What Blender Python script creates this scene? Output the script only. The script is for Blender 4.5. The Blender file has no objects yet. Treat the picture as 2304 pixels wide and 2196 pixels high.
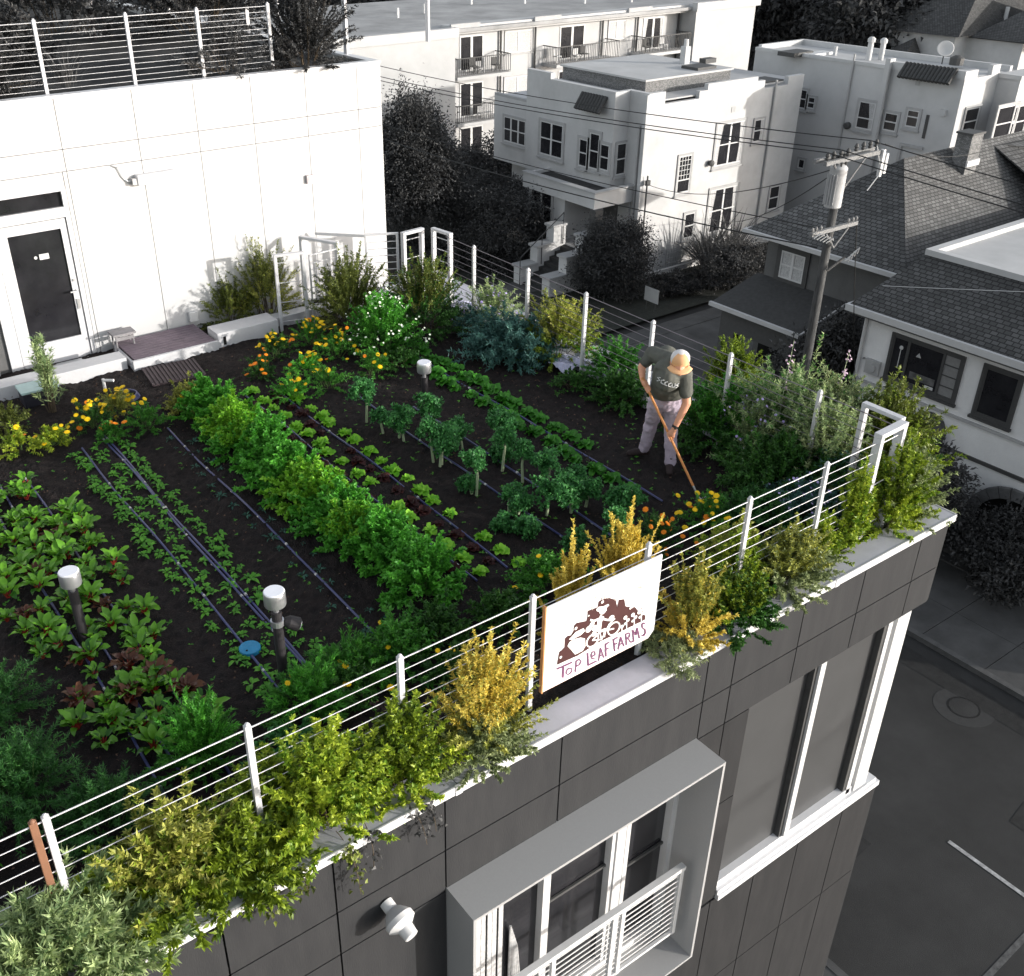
SUN_EL=9.0; SUN_DX=.85; SUN_E=2.0; SKY_E=.15; SKY_SAT=.35; EXPO=1.42
import bpy, math, random
import numpy as np
from mathutils import Vector, Matrix
random.seed(7); RNG=np.random.default_rng(11)
scn=bpy.context.scene; COL=scn.collection
# ---------------------------------------------------------------- camera calibration (survey of the place)
FPX=2310.0; PPX=1015.6; PPY=1065.9; CH=5.6
Rm=np.array([[0.817561913713272,0.5758033779883324,0.006556458092451256],[-0.29204441062128583,0.40479635990469054,0.8665159947933899],[0.4962888065132622,-0.7103452519058165,0.49910624482619326]])
Wm=np.stack([Rm[:,0],-Rm[:,1],-Rm[:,2]])
CC=np.array([0.,0.,CH])
def ray(p): return Wm@np.array([(p[0]-PPX)/FPX,(p[1]-PPY)/FPX,1.])
def onz(p,z=0.):
    d=ray(p); return CC+d*(z-CH)/d[2]
def onx(p,x):
    d=ray(p); return CC+d*x/d[0]
def ony(p,y):
    d=ray(p); return CC+d*y/d[1]
def sub(x0,y0,s): return lambda x,y:(x0+x*s,y0+y*s)
c1=sub(0,0,.4573); c2=sub(800,0,.4065); c3r=sub(1500,0,.4085); c4=sub(400,450,.4065); c5=sub(1000,600,.4065); c6=sub(0,850,.4573)
f3=sub(900,1600,.4065); f4=sub(1500,900,.4265); f5=sub(1500,1400,.4243); sg=sub(1200,1200,.21325)
A1=sub(840,0,.3049); A2=sub(1100,200,.3049); B3=sub(1700,0,.3069); D4=sub(1550,550,.3831); PO=sub(1750,280,.17785); c7=sub(1380,740,.2185)
# ---------------------------------------------------------------- materials
MATS={}
def mat(name,col,rough=.7,var=.12,scale=8.,bump=0.,bscale=40.,metal=0.,spec=.3,col2=None,leaf=False,emit=None,coat=0.,sss=0.,stretch=None):
    if name in MATS: return MATS[name]
    m=bpy.data.materials.new(name); m.use_nodes=True; nt=m.node_tree; n=nt.nodes; L=nt.links
    b=n['Principled BSDF']; b.inputs['Roughness'].default_value=rough; b.inputs['Metallic'].default_value=metal
    b.inputs['Specular IOR Level'].default_value=spec
    if coat: b.inputs['Coat Weight'].default_value=coat
    c=np.array(col,float); 
    lo=tuple(np.clip(c*(1-var),0,1))+(1,); hi=tuple(np.clip(c*(1+var),0,1))+(1,)
    if col2 is not None: hi=tuple(col2)+(1,); lo=tuple(c)+(1,)
    tc=n.new('ShaderNodeTexCoord'); 
    src=tc.outputs['Object']
    if stretch:
        mp=n.new('ShaderNodeMapping'); mp.inputs['Scale'].default_value=stretch; L.new(src,mp.inputs[0]); src=mp.outputs[0]
    mix=n.new('ShaderNodeMix'); mix.data_type='RGBA'; mix.inputs[6].default_value=lo; mix.inputs[7].default_value=hi
    if leaf:
        at=n.new('ShaderNodeAttribute'); at.attribute_name='rnd'
        L.new(at.outputs['Fac'],mix.inputs[0]); L.new(mix.outputs[2],b.inputs['Base Color'])
        tr=n.new('ShaderNodeBsdfTranslucent'); ms=n.new('ShaderNodeMixShader'); ms.inputs[0].default_value=.28
        L.new(mix.outputs[2],tr.inputs[0]); L.new(b.outputs[0],ms.inputs[1]); L.new(tr.outputs[0],ms.inputs[2]); L.new(ms.outputs[0],n['Material Output'].inputs[0])
    else:
        no=n.new('ShaderNodeTexNoise'); no.inputs['Scale'].default_value=scale; no.inputs['Detail'].default_value=6; no.inputs['Roughness'].default_value=.65
        L.new(src,no.inputs['Vector'])
        mr=n.new('ShaderNodeMapRange'); mr.inputs[1].default_value=.3; mr.inputs[2].default_value=.7; L.new(no.outputs[0],mr.inputs[0]); L.new(mr.outputs[0],mix.inputs[0])
        L.new(mix.outputs[2],b.inputs['Base Color'])
        if bump:
            nb=n.new('ShaderNodeTexNoise'); nb.inputs['Scale'].default_value=bscale; nb.inputs['Detail'].default_value=5; L.new(src,nb.inputs['Vector'])
            bp=n.new('ShaderNodeBump'); bp.inputs['Strength'].default_value=bump; bp.inputs['Distance'].default_value=.02; L.new(nb.outputs[0],bp.inputs['Height']); L.new(bp.outputs[0],b.inputs['Normal'])
    MATS[name]=m; return m
def bandmat(name,c1_,c2_,scale,axis='Z',rough=.8,w=.5,extra=None):
    # lapped rows (shingles, boards): wave bands plus noise
    if name in MATS: return MATS[name]
    m=mat(name,c1_,rough,col2=c2_,scale=3,bump=.4,bscale=30); nt=m.node_tree; n=nt.nodes; L=nt.links; b=n['Principled BSDF']
    br=n.new('ShaderNodeTexBrick'); br.inputs['Scale'].default_value=scale; br.inputs['Mortar Size'].default_value=.03; br.inputs['Brick Width'].default_value=w; br.inputs['Row Height'].default_value=.25
    br.inputs['Color1'].default_value=tuple(c1_)+(1,); br.inputs['Color2'].default_value=tuple(c2_)+(1,); br.inputs['Mortar'].default_value=tuple(np.array(c1_)*.4)+(1,)
    uv=n.new('ShaderNodeUVMap'); L.new(uv.outputs[0],br.inputs['Vector'])
    mx=n.new('ShaderNodeMix'); mx.data_type='RGBA'; mx.blend_type='MULTIPLY'; mx.inputs[0].default_value=.55
    no=n.new('ShaderNodeTexNoise'); no.inputs['Scale'].default_value=1.3; no.inputs['Detail'].default_value=8
    mr=n.new('ShaderNodeMapRange'); mr.inputs[1].default_value=.3; mr.inputs[2].default_value=.7; mr.inputs[3].default_value=.45; mr.inputs[4].default_value=1.5
    L.new(no.outputs[0],mr.inputs[0]); L.new(br.outputs[0],mx.inputs[6]); L.new(mr.outputs[0],mx.inputs[7]); L.new(mx.outputs[2],b.inputs['Base Color'])
    return m
def G(v): return (v,v,v*1.01)
M_white=mat('white_panel',(.475,.475,.485),.6,var=.05,scale=.8,bump=.05,bscale=60)
M_joint=mat('panel_joint',G(.10),.8)
M_paint=mat('white_paint',(.52,.52,.54),.45,var=.05,scale=12,bump=.08)
M_cop=mat('coping_metal_shaded',(.42,.42,.475),.5,var=.08,scale=5,bump=.05)  # same white cap metal; lavender grey puts the shade on top into the colour
M_copedge=mat('coping_edge',(.60,.60,.62),.4,var=.04)  # brighter copy of the cap colour, for edges facing the low sun
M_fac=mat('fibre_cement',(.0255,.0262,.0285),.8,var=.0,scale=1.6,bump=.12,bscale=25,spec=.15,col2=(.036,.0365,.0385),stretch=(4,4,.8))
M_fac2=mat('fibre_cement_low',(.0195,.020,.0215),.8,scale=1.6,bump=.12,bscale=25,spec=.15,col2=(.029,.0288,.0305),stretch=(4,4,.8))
M_gap=mat('dark_gap',G(.006),.9)
M_box=mat('grey_metal_sheet',G(.33),.45,var=.03,scale=60)
M_glass=mat('window_glass',(.025,.026,.028),.06,var=.1,spec=.6)
M_glass2=mat('reflection_grey_glass',(.060,.061,.063),.3,var=.08,scale=3,spec=.5)  # even grey in the glass colour stands in for reflected sky and street
M_glassd=mat('dark_glass',(.010,.010,.012),.12,col2=(.026,.026,.030),scale=2,spec=.5)
M_curt=mat('curtain',G(.42),.9,var=.3,scale=20)
M_soil=mat('garden_soil',(.0055,.0048,.0055),.95,scale=11,bump=1.,bscale=55,col2=(.024,.0165,.0155))
M_asph=mat('asphalt',G(.022),.85,var=.0,scale=.4,bump=.4,bscale=90,col2=G(.046))
M_conc=mat('concrete',G(.050),.85,scale=1.1,bump=.2,bscale=50,col2=G(.095))
M_curb=mat('curb_concrete',G(.09),.85,var=.25,scale=4,bump=.2)
M_lawn=mat('lawn',(.020,.022,.019),.95,scale=5,bump=1.,bscale=30,col2=(.038,.041,.036))
M_mark=mat('road_paint',G(.36),.7,var=.5,scale=11)
M_stA=mat('stucco_white',G(.47),.8,var=.13,scale=.7,bump=.25,bscale=25)
M_stA2=mat('stucco_trim',G(.36),.8,var=.08,scale=3,bump=.2)
M_stB=mat('stucco_grey',G(.46),.8,var=.08,scale=.9,bump=.25,bscale=25)
M_stD=mat('stucco_cream',G(.68),.8,var=.06,scale=2,bump=.5,bscale=22)
M_stC=mat('stucco_dark',G(.11),.85,var=.12,scale=2,bump=.4,bscale=22)
M_apt=mat('apartment_stucco',G(.42),.85,var=.10,scale=.5,bump=.2,bscale=10)
M_roofw=mat('roof_membrane',G(.42),.85,var=.12,scale=.6,bump=.1,bscale=8)
M_roofg=mat('roof_gravel',G(.30),.9,var=.25,scale=.5,bump=.2,bscale=8)
M_trimd=mat('dark_trim',G(.06),.6,var=.1)
M_frame=mat('sash_white',G(.55),.5,var=.05)
M_shing=bandmat('shingle_grey',G(.065),G(.12),2.1,w=.4)
M_shing2=bandmat('shingle_dark',G(.05),G(.085),2.1,w=.4)
M_tile=mat('clay_tile',G(.05),.7,var=.3,scale=9,bump=.3)
M_brick=bandmat('brick_grey',G(.12),G(.24),7.0,w=.55)
M_wood=mat('pole_wood',G(.03),.85,scale=6,bump=.5,bscale=20,col2=G(.11),stretch=(6,6,.5))
M_woodl=mat('weathered_timber',G(.20),.85,var=.25,scale=10,bump=.4,stretch=(1,6,6))
M_metal=mat('galvanised',G(.5),.35,var=.12,scale=5,metal=.6)
M_cable=mat('cable_black',G(.02),.6)
M_treeg=mat('leaf_charcoal',G(.014),.6,leaf=True,col2=G(.105))  # lighter leaf tone raised, putting background haze into the colour
M_treeg2=mat('leaf_grey',G(.03),.6,leaf=True,col2=G(.15))
M_barkg=mat('bark_grey',G(.08),.9,var=.3,bump=.5)
def leafm(n,a,b,r=.5): return mat(n,a,r,leaf=True,col2=b,spec=.35)
L_pars=leafm('leaf_parsley',(.045,.23,.022),(.15,.50,.05))
L_parsy=leafm('leaf_parsley_young',(.12,.36,.02),(.32,.62,.05))
L_gold=leafm('leaf_golden',(.42,.32,.035),(.92,.75,.17))
L_goldg=leafm('leaf_olive_gold',(.15,.18,.03),(.50,.50,.11))
L_laur=leafm('leaf_laurel',(.03,.075,.008),(.30,.40,.03))
L_lime=leafm('leaf_lime',(.09,.20,.012),(.48,.56,.05))
L_sage=leafm('leaf_sage',(.10,.18,.07),(.50,.60,.28))
L_dark=leafm('leaf_dark_green',(.014,.06,.012),(.07,.20,.03))
L_dill=leafm('leaf_dill',(.015,.075,.016),(.07,.22,.045))
L_mid=leafm('leaf_mid_green',(.030,.15,.018),(.11,.36,.04))
L_blue=leafm('leaf_blue_green',(.03,.09,.08),(.11,.25,.21))
L_olive=leafm('leaf_olive',(.04,.06,.012),(.22,.26,.05))
L_silver=leafm('leaf_silver',(.11,.15,.06),(.40,.46,.22))
L_lett=leafm('leaf_lettuce',(.14,.45,.02),(.36,.75,.06))
L_lettd=leafm('leaf_lettuce_dark',(.03,.16,.012),(.08,.32,.03))
L_red=leafm('leaf_red_lettuce',(.030,.006,.008),(.075,.020,.016))
L_chard=leafm('leaf_chard',(.022,.10,.012),(.17,.42,.03),.35)
L_chardr=leafm('leaf_chard_red',(.07,.02,.015),(.16,.07,.03),.35)
L_kale=leafm('leaf_kale',(.024,.12,.032),(.09,.31,.075))
L_sprout=leafm('leaf_sprout',(.02,.08,.06),(.05,.15,.10))
L_rad=leafm('leaf_arugula',(.04,.19,.018),(.15,.44,.04))
M_stem=mat('stem_green',(.10,.17,.05),.6); M_stemp=mat('stem_pale',(.38,.45,.28),.6,var=.2); M_stemr=mat('stem_red',(.25,.03,.02),.5)
M_twig=mat('twig',(.10,.075,.05),.8)
M_yel=mat('petal_yellow',(.95,.62,.01),.5,var=.15); M_ora=mat('petal_orange',(.92,.28,.01),.5,var=.15); M_whp=mat('petal_white',(.8,.85,.7),.5); M_lav=mat('petal_lavender',(.42,.35,.65),.5)
M_drip=mat('drip_hose',(.045,.05,.15),.35,spec=.6)
M_post=mat('lamp_post_dark',(.03,.027,.03),.6)
M_head=mat('lamp_metal',(.60,.60,.63),.28,metal=.75,var=.06)
M_headtop=mat('lamp_top',(.78,.79,.85),.4,var=.04)
# ---------------------------------------------------------------- mesh builder
class MB:
    def __init__(s): s.v=[]; s.f=[]; s.uv=None; s.n=0
    def add(s,V,F):
        V=np.asarray(V,float); s.v.append(V); o=s.n; s.f.extend([tuple(int(i)+o for i in f) for f in F]); s.n+=len(V); return s
    def box(s,a,b,bev=0):
        x0,y0,z0=np.minimum(a,b); x1,y1,z1=np.maximum(a,b)
        return s.add([(x0,y0,z0),(x1,y0,z0),(x1,y1,z0),(x0,y1,z0),(x0,y0,z1),(x1,y0,z1),(x1,y1,z1),(x0,y1,z1)],[(0,3,2,1),(4,5,6,7),(0,1,5,4),(1,2,6,5),(2,3,7,6),(3,0,4,7)])
    def poly(s,pts): return s.add(pts,[tuple(range(len(pts)))])
    def tube(s,path,r,k=8,cap=True):
        P=[np.array(p,float) for p in path]; R=r if hasattr(r,'__len__') else [r]*len(P)
        V=[];F=[]; prev=None
        for i,p in enumerate(P):
            t=(P[min(i+1,len(P)-1)]-P[max(i-1,0)]); t/=np.linalg.norm(t)+1e-9
            if prev is None:
                a=np.array([0,0,1.]) if abs(t[2])<.9 else np.array([1.,0,0]); u=np.cross(t,a)
            else: u=prev-t*np.dot(prev,t)
            u/=np.linalg.norm(u)+1e-9; w=np.cross(t,u); prev=u
            for j in range(k):
                an=2*math.pi*j/k; V.append(p+R[i]*(math.cos(an)*u+math.sin(an)*w))
        for i in range(len(P)-1):
            for j in range(k):
                a=i*k+j;b=i*k+(j+1)%k; F.append((a,b,b+k,a+k))
        if cap: F.append(tuple(range(k))[::-1]); F.append(tuple((len(P)-1)*k+j for j in range(k)))
        return s.add(V,F)
    def lathe(s,c,prof,k=20,axis=(0,0,1)):
        c=np.array(c,float); ax=Vector(axis).normalized(); q=Vector((0,0,1)).rotation_difference(ax)
        V=[];F=[]
        for r,h in prof:
            for j in range(k):
                an=2*math.pi*j/k; v=q@Vector((r*math.cos(an),r*math.sin(an),h)); V.append(c+np.array(v))
        n=len(prof)
        for i in range(n-1):
            for j in range(k):
                a=i*k+j;b=i*k+(j+1)%k; F.append((a,b,b+k,a+k))
        F.append(tuple(range(k))[::-1]); F.append(tuple((n-1)*k+j for j in range(k)))
        return s.add(V,F)
    def extr(s,pts,d):
        P=np.array(pts,float); d=np.array(d,float); n=len(P)
        return s.add(np.vstack([P,P+d]),[tuple(range(n))[::-1],tuple(range(n,2*n))]+[(i,(i+1)%n,(i+1)%n+n,i+n) for i in range(n)])
    def build(s,name,m,parent=None,smooth=False,rnd=None,loc=None,bevel=0):
        me=bpy.data.meshes.new(name)
        V=np.vstack(s.v) if s.v else np.zeros((0,3))
        if loc is not None: V=V-np.array(loc)
        elif parent is not None: V=V-np.array(parent.matrix_world.translation)
        me.from_pydata(V.tolist(),[],s.f); me.materials.append(m)
        if smooth: me.polygons.foreach_set('use_smooth',[True]*len(me.polygons))
        me.update()
        if m.name in ('shingle_grey','shingle_dark','brick_grey'): uvmap(me,V)
        o=bpy.data.objects.new(name,me); COL.objects.link(o)
        if parent is not None: o.parent=parent; o.matrix_world=Matrix.Translation(parent.matrix_world.translation)
        elif loc is not None: o.matrix_world=Matrix.Translation(Vector(loc))
        if bevel:
            bv=o.modifiers.new('b','BEVEL'); bv.width=bevel; bv.segments=2; bv.limit_method='ANGLE'
        return o
def uvmap(me,V):
    uv=me.uv_layers.new(name='uv')
    for p in me.polygons:
        nx,ny,nz=p.normal
        for li in p.loop_indices:
            v=V[me.loops[li].vertex_index]
            if abs(nx)>=abs(ny): uv.data[li].uv=(v[1],(v[2] if abs(nz)<.95 else v[0])*(1.6 if abs(nz)>.3 else 1))
            else: uv.data[li].uv=(v[0],(v[2] if abs(nz)<.95 else v[1])*(1.6 if abs(nz)>.3 else 1))
def tag(o,label=None,cat=None,group=None,kind=None):
    if label: o['label']=label
    if cat: o['category']=cat
    if group: o['group']=group
    if kind: o['kind']=kind
    return o
def empty(name,loc,label=None,cat=None,group=None,rz=0):
    o=bpy.data.objects.new(name,None); o.location=loc; o.rotation_euler=(0,0,rz); o.empty_display_size=.2; COL.objects.link(o)
    o.matrix_world=Matrix.Translation(Vector(loc))@Matrix.Rotation(rz,4,'Z')
    return tag(o,label,cat,group)
def copy_tree(o,loc=None,rz=None,scale=None,parent=None,**kw):
    c=o.copy(); COL.objects.link(c); c.parent=parent
    if loc is not None: c.location=loc
    if rz is not None: c.rotation_euler=(0,0,rz)
    if scale is not None: c.scale=(scale,)*3 if not hasattr(scale,'__len__') else scale
    if kw: tag(c,**kw)
    for ch in list(o.children): copy_tree(ch,parent=c)
    return c
def build1(mb,name,m,label,cat,loc=None,group=None,kind=None,**k):
    if loc is None:
        V=np.vstack(mb.v); loc=((V[:,0].min()+V[:,0].max())/2,(V[:,1].min()+V[:,1].max())/2,V[:,2].min())
    return tag(mb.build(name,m,loc=loc,**k),label,cat,group,kind)
# ---------------------------------------------------------------- foliage
def nrm(a): return a/(np.linalg.norm(a,axis=-1,keepdims=True)+1e-9)
def leaves(P,D,l,w,fold=.25,curl=.3):
    """kites: P bases, D directions (N,3); l,w arrays. two quads per leaf -> lanceolate, 6 verts"""
    N=len(P); D=nrm(D); up=nrm(RNG.normal(size=(N,3))*.6+np.array([0,0,1.]))
    S=nrm(np.cross(D,up)); U=np.cross(S,D)
    l=np.asarray(l)*np.ones(N); w=np.asarray(w)*np.ones(N); l=l[:,None]; w=w[:,None]
    a=P; b=P+D*l*.4+S*w*.5-U*0+U*w*fold; c=P+D*l*.4-S*w*.5+U*w*fold; m=P+D*l*.45; t=P+D*l*.95-U*l*curl
    V=np.stack([a,b,m,c,t],1).reshape(-1,3); o=np.arange(N)[:,None]*5
    F=np.concatenate([o+np.array([[0,1,2]]),o+np.array([[0,2,3]]),o+np.array([[1,4,2]]),o+np.array([[3,2,4]])],1).reshape(-1,3)
    return V,F,4
def leafmesh(name,V,F,per,m,parent=None,loc=None,rnd=None):
    me=bpy.data.meshes.new(name); me.vertices.add(len(V)); 
    base=np.array(loc) if loc is not None else (np.array(parent.matrix_world.translation) if parent else np.zeros(3))
    me.vertices.foreach_set('co',(V-base).astype('f').ravel()); k=F.shape[1]
    me.loops.add(F.size); me.loops.foreach_set('vertex_index',F.astype('i').ravel())
    me.polygons.add(len(F)); me.polygons.foreach_set('loop_start',(np.arange(len(F))*k).astype('i'))
    me.update(calc_edges=True); me.materials.append(m)
    at=me.attributes.new('rnd','FLOAT','FACE')
    if rnd is None: rnd=np.repeat(RNG.random(len(F)//per),per)
    at.data.foreach_set('value',np.clip(rnd,0,1).astype('f'))
    o=bpy.data.objects.new(name,me); COL.objects.link(o)
    if parent: o.parent=parent; o.matrix_world=Matrix.Translation(parent.matrix_world.translation)
    elif loc is not None: o.matrix_world=Matrix.Translation(Vector(loc))
    return o
def shoots(c,rx,ry,h,K,zlow=.0,up=.6,jit=.12,wild=.0,hang=0):
    c=np.array(c,float)
    th=RNG.random(K)*2*np.pi; u=RNG.random(K)**.6
    el=(RNG.random(K)**(.8 if up<1 else .5))*np.pi/2
    rad=np.cos(el); tip=np.stack([rx*rad*np.cos(th),ry*rad*np.sin(th),h*np.maximum(np.sin(el),zlow)],1)
    s=.72+.28*RNG.random((K,1))+wild*(RNG.random((K,1))**6)
    # lumps
    ph=RNG.random(6)*6.28; lump=1+.13*np.sin(3*th+ph[0])*np.cos(2*el+ph[1])+.10*np.sin(5*th+ph[2])
    tip=tip*s*lump[:,None]+RNG.normal(size=(K,3))*jit*min(rx,h)
    tip[:,2]=np.maximum(tip[:,2],.02 if not hang else -hang)
    base=np.stack([rx*.25*np.cos(th)*u,ry*.25*np.sin(th)*u,np.zeros(K)],1)
    return c+base,c+tip
def curve3(B,T,t,bulge=.25):
    # quadratic bezier, control rises vertically above base
    M=(B+T)/2; M[:,2]+= (T[:,2]-B[:,2])*bulge; M[:,:2]=B[:,:2]*.55+T[:,:2]*.45
    t=t[...,None]; P=(1-t)**2*B[:,None]+2*t*(1-t)*M[:,None]+t*t*T[:,None]
    Dv=2*(1-t)*(M-B)[:,None]+2*t*(T-M)[:,None]
    return P,nrm(Dv)
def bush(name,label,cat,c,rx,h,m,K=90,n=26,l=.04,w=.016,ry=None,t0=.35,spread=.9,group=None,wild=.15,up=.6,stemm=None,flowers=None,curl=.3,jit=.12,hang=0,part='foliage',m2=None,lift=.25,stems=True):
    ry=ry or rx; root=empty(name,tuple(c),label,cat,group)
    B,T=shoots(c,rx,ry,h,K,up=up,wild=wild,jit=jit,hang=hang)
    t=t0+(1-t0)*RNG.random((K,n))**.75
    P,D=curve3(B.copy(),T.copy(),t)
    P=P.reshape(-1,3); D=D.reshape(-1,3); N=len(P)
    D2=nrm(D*.8+nrm(RNG.normal(size=(N,3)))*spread+np.array([0,0,lift]))
    ls=l*(.6+.6*RNG.random(N)); ws=w*(.7+.5*RNG.random(N))
    V,F,per=leaves(P,D2,ls,ws,curl=curl)
    shoot_r=np.repeat(RNG.random(K),n); r=np.clip(.55*shoot_r+.6*RNG.random(N)-.1,0,1)
    ob=leafmesh(part,V,F,per,m,root,rnd=np.repeat(r,per))
    if m2:
        ob.data.materials.append(m2); sel=np.repeat((T[:,2]-c[2])/h>.62,n)&(RNG.random(N)<.8)
        ob.data.polygons.foreach_set('material_index',np.repeat(sel,per).astype('i'))
    if stems:
        s=MB(); ks=min(K,22)
        tt=np.linspace(0,.95,4)*np.ones((K,1)); PP,_=curve3(B.copy(),T.copy(),tt)
        for i in range(ks): s.tube(PP[i],[.006*max(.5,h),.005*max(.5,h),.003,.0015],4,cap=False)
        s.build('stem',stemm or M_twig,root)
    if flowers:
        fm,cnt,fr,kind=flowers
        idx=RNG.choice(K,min(cnt,K),replace=False)
        if kind=='many':
            f=MB()
            for i in RNG.choice(K,cnt,replace=True):
                p=T[i]+RNG.normal(size=3)*.03+np.array([0,0,.015]); disc(f,p,fr*(.7+.6*random.random()))
            o=f.build('blossoms',fm,root); o['kind']='stuff'
        else:
            for i in idx:
                p=T[i]+np.array([0,0,.03]); f=MB(); flower(f,p,fr*(.75+.5*random.random())); f.build('flower',fm if random.random()<.88 else M_ora,root)
    return root
def disc(f,p,r):
    n=nrm(np.array([RNG.normal()*.5,RNG.normal()*.5-.5,1.])); a=nrm(np.cross(n,[1,0,.1])); b=np.cross(n,a)
    f.poly([p+r*(math.cos(x)*a+math.sin(x)*b) for x in np.linspace(0,2*np.pi,6)[:-1]])
def flower(f,p,r):
    n=nrm(np.array([RNG.normal()*.35-.2,RNG.normal()*.35-.3,1.])); a=nrm(np.cross(n,[1,0,.1])); b=np.cross(n,a); p=np.array(p)
    for ring,(rr,hh) in enumerate([(1.,0),(.72,.18),(.4,.3)]):
        k=11-ring*2
        for i in range(k):
            an=2*math.pi*(i+.5*ring)/k; d=math.cos(an)*a+math.sin(an)*b; s_=-math.sin(an)*a+math.cos(an)*b
            q=p+n*r*hh*.6; f.poly([q,q+d*r*rr*.7+s_*r*.2*rr+n*r*.06,q+d*r*rr+n*r*.02,q+d*r*rr*.7-s_*r*.2*rr+n*r*.06])
def bigleaf(mb_v,mb_f,mb_r,p,az,el,l,w,droop=.5,rnd=.5,wav=.1,nl=5,stem=.0):
    """broad leaf strip with 3 columns"""
    d=np.array([math.cos(az),math.sin(az),0]); s=np.array([-math.sin(az),math.cos(az),0]); up=np.array([0,0,1.])
    base=sum(len(v) for v in mb_v); V=[]; pos=np.array(p,float); e=el
    prof=[.12,.75,1.,.9,.6,.08] if nl==5 else [.1,1.,.85,.1]
    n=len(prof)
    for i in range(n):
        ww=w*prof[i]*.5; nn=-math.sin(e)*d+math.cos(e)*up
        zz=wav*w*(random.random()-.3)
        V+= [pos+s*ww+nn*(ww*.35+zz),pos,pos-s*ww+nn*(ww*.35-zz)]
        pos=pos+(math.cos(e)*d+math.sin(e)*up)*l/(n-1); e-=droop/(n-1)*1.6
    mb_v.append(np.array(V))
    for i in range(n-1):
        a=base+i*3; mb_f+= [(a,a+1,a+4,a+3),(a+1,a+2,a+5,a+4)]; mb_r+=[rnd,rnd]
def rosette(name,c,m,n,l,w,el=(.3,1.2),droop=.9,stemr=0,stemm=None,h=0,parent=None,wav=.3,r0=.01,nl=5):
    mv,mf,mr=[],[],[]
    for i in range(n):
        az=i*2.4+random.uniform(-.3,.3); f=i/n; e=el[0]+(el[1]-el[0])*f
        ll=l*(1-.45*f)*random.uniform(.8,1.15)
        b=np.array(c)+np.array([math.cos(az)*r0,math.sin(az)*r0,h+random.uniform(-.04,.0)*(h>0)])
        bigleaf(mv,mf,mr,b,az,e,ll,w*random.uniform(.8,1.2),droop*random.uniform(.7,1.3),random.random(),wav,nl)
    V=np.vstack(mv); F=np.array(mf); return leafmesh(name,V,F,1,m,parent,rnd=np.array(mr))
# ================================================================ OWN BUILDING
GZ=-10.0
def rect_y(p0,p1,y):
    a=ony(p0,y); b=ony(p1,y); return min(a[0],b[0]),max(a[0],b[0]),min(a[2],b[2]),max(a[2],b[2])
def rect_x(p0,p1,x):
    a=onx(p0,x); b=onx(p1,x); return min(a[1],b[1]),max(a[1],b[1]),min(a[2],b[2]),max(a[2],b[2])
FY=4.30; EX=9.17
bld=empty('apartment_building',(4,FY,GZ),'grey panelled apartment building in the foreground carrying the rooftop garden','building')
# fascia + body with openings: build facade as panels (real gaps between boards)
# verticals read off the photograph, shared across the facade
XT=[-3.6,-2.4,-1.2,.02,1.20]+[round(float(ony(p,FY)[0]),3) for p in [(747,1930),(1001,1800),(1266,1645),f4(230,1330),f4(380,1260),f4(738,1060),f4(1060,870),f4(1352,715)]]
XT=sorted(XT)
jz=float(ony(f3(700,530),FY)[2]); jz=-.62
BX0,BX1,BZ0,BZ1=2.93,5.65,-3.72,-1.04
WX0,WX1,WZ0,WZ1=6.37,8.92,-3.72,-1.07
def panel(x0,x1,z0,z1,m,g=.007):
    if x1-x0<.03 or z1-z0<.03: return
    o=MB().box((x0+g,FY,z0+g),(x1-g,FY+.02,z1-g)).build('panel',m,bld); return o
xs=[-4.2]+XT+[EX]
for i in range(len(xs)-1):
    panel(xs[i],xs[i+1],jz,-.045,M_fac)
def band(z0,z1,xs_,m):
    for i in range(len(xs_)-1): panel(xs_[i],xs_[i+1],z0,z1,m)
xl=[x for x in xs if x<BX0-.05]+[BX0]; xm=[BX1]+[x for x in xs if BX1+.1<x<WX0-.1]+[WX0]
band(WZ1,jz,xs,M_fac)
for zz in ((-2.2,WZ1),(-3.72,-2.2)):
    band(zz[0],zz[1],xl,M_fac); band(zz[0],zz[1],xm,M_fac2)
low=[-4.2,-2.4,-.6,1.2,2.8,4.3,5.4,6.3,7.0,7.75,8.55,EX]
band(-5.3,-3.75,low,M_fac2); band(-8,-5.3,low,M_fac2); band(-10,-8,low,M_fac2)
# body behind boards (dark membrane), side walls
core=MB(); core.box((-4.5,FY+.05,GZ),(EX-.03,4.54,WZ0-.02)); core.box((-4.5,FY+.05,WZ1+.02),(EX-.03,4.50,-.30)); core.box((-4.5,FY+.05,WZ0-.02),(BX0+.02,4.5,WZ1+.02)); core.box((BX1-.02,FY+.05,WZ0-.02),(WX0,4.5,WZ1+.02))
core.build('backing',M_gap,bld)
side=MB(); side.box((EX-.02,FY+.001,-1.05),(EX+.01,24,-.045)); side.box((EX-.02,FY+.001,GZ),(EX+.01,24,WZ0-.06)); side.box((8.6,8,WZ0-.06),(8.92,24,-1.05))
side.build('side_wall',M_fac,bld)
MB().box((6.3,4.5,-1.06),(EX-.03,5.6,-1.02)).build('soffit',M_fac2,bld)
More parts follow.
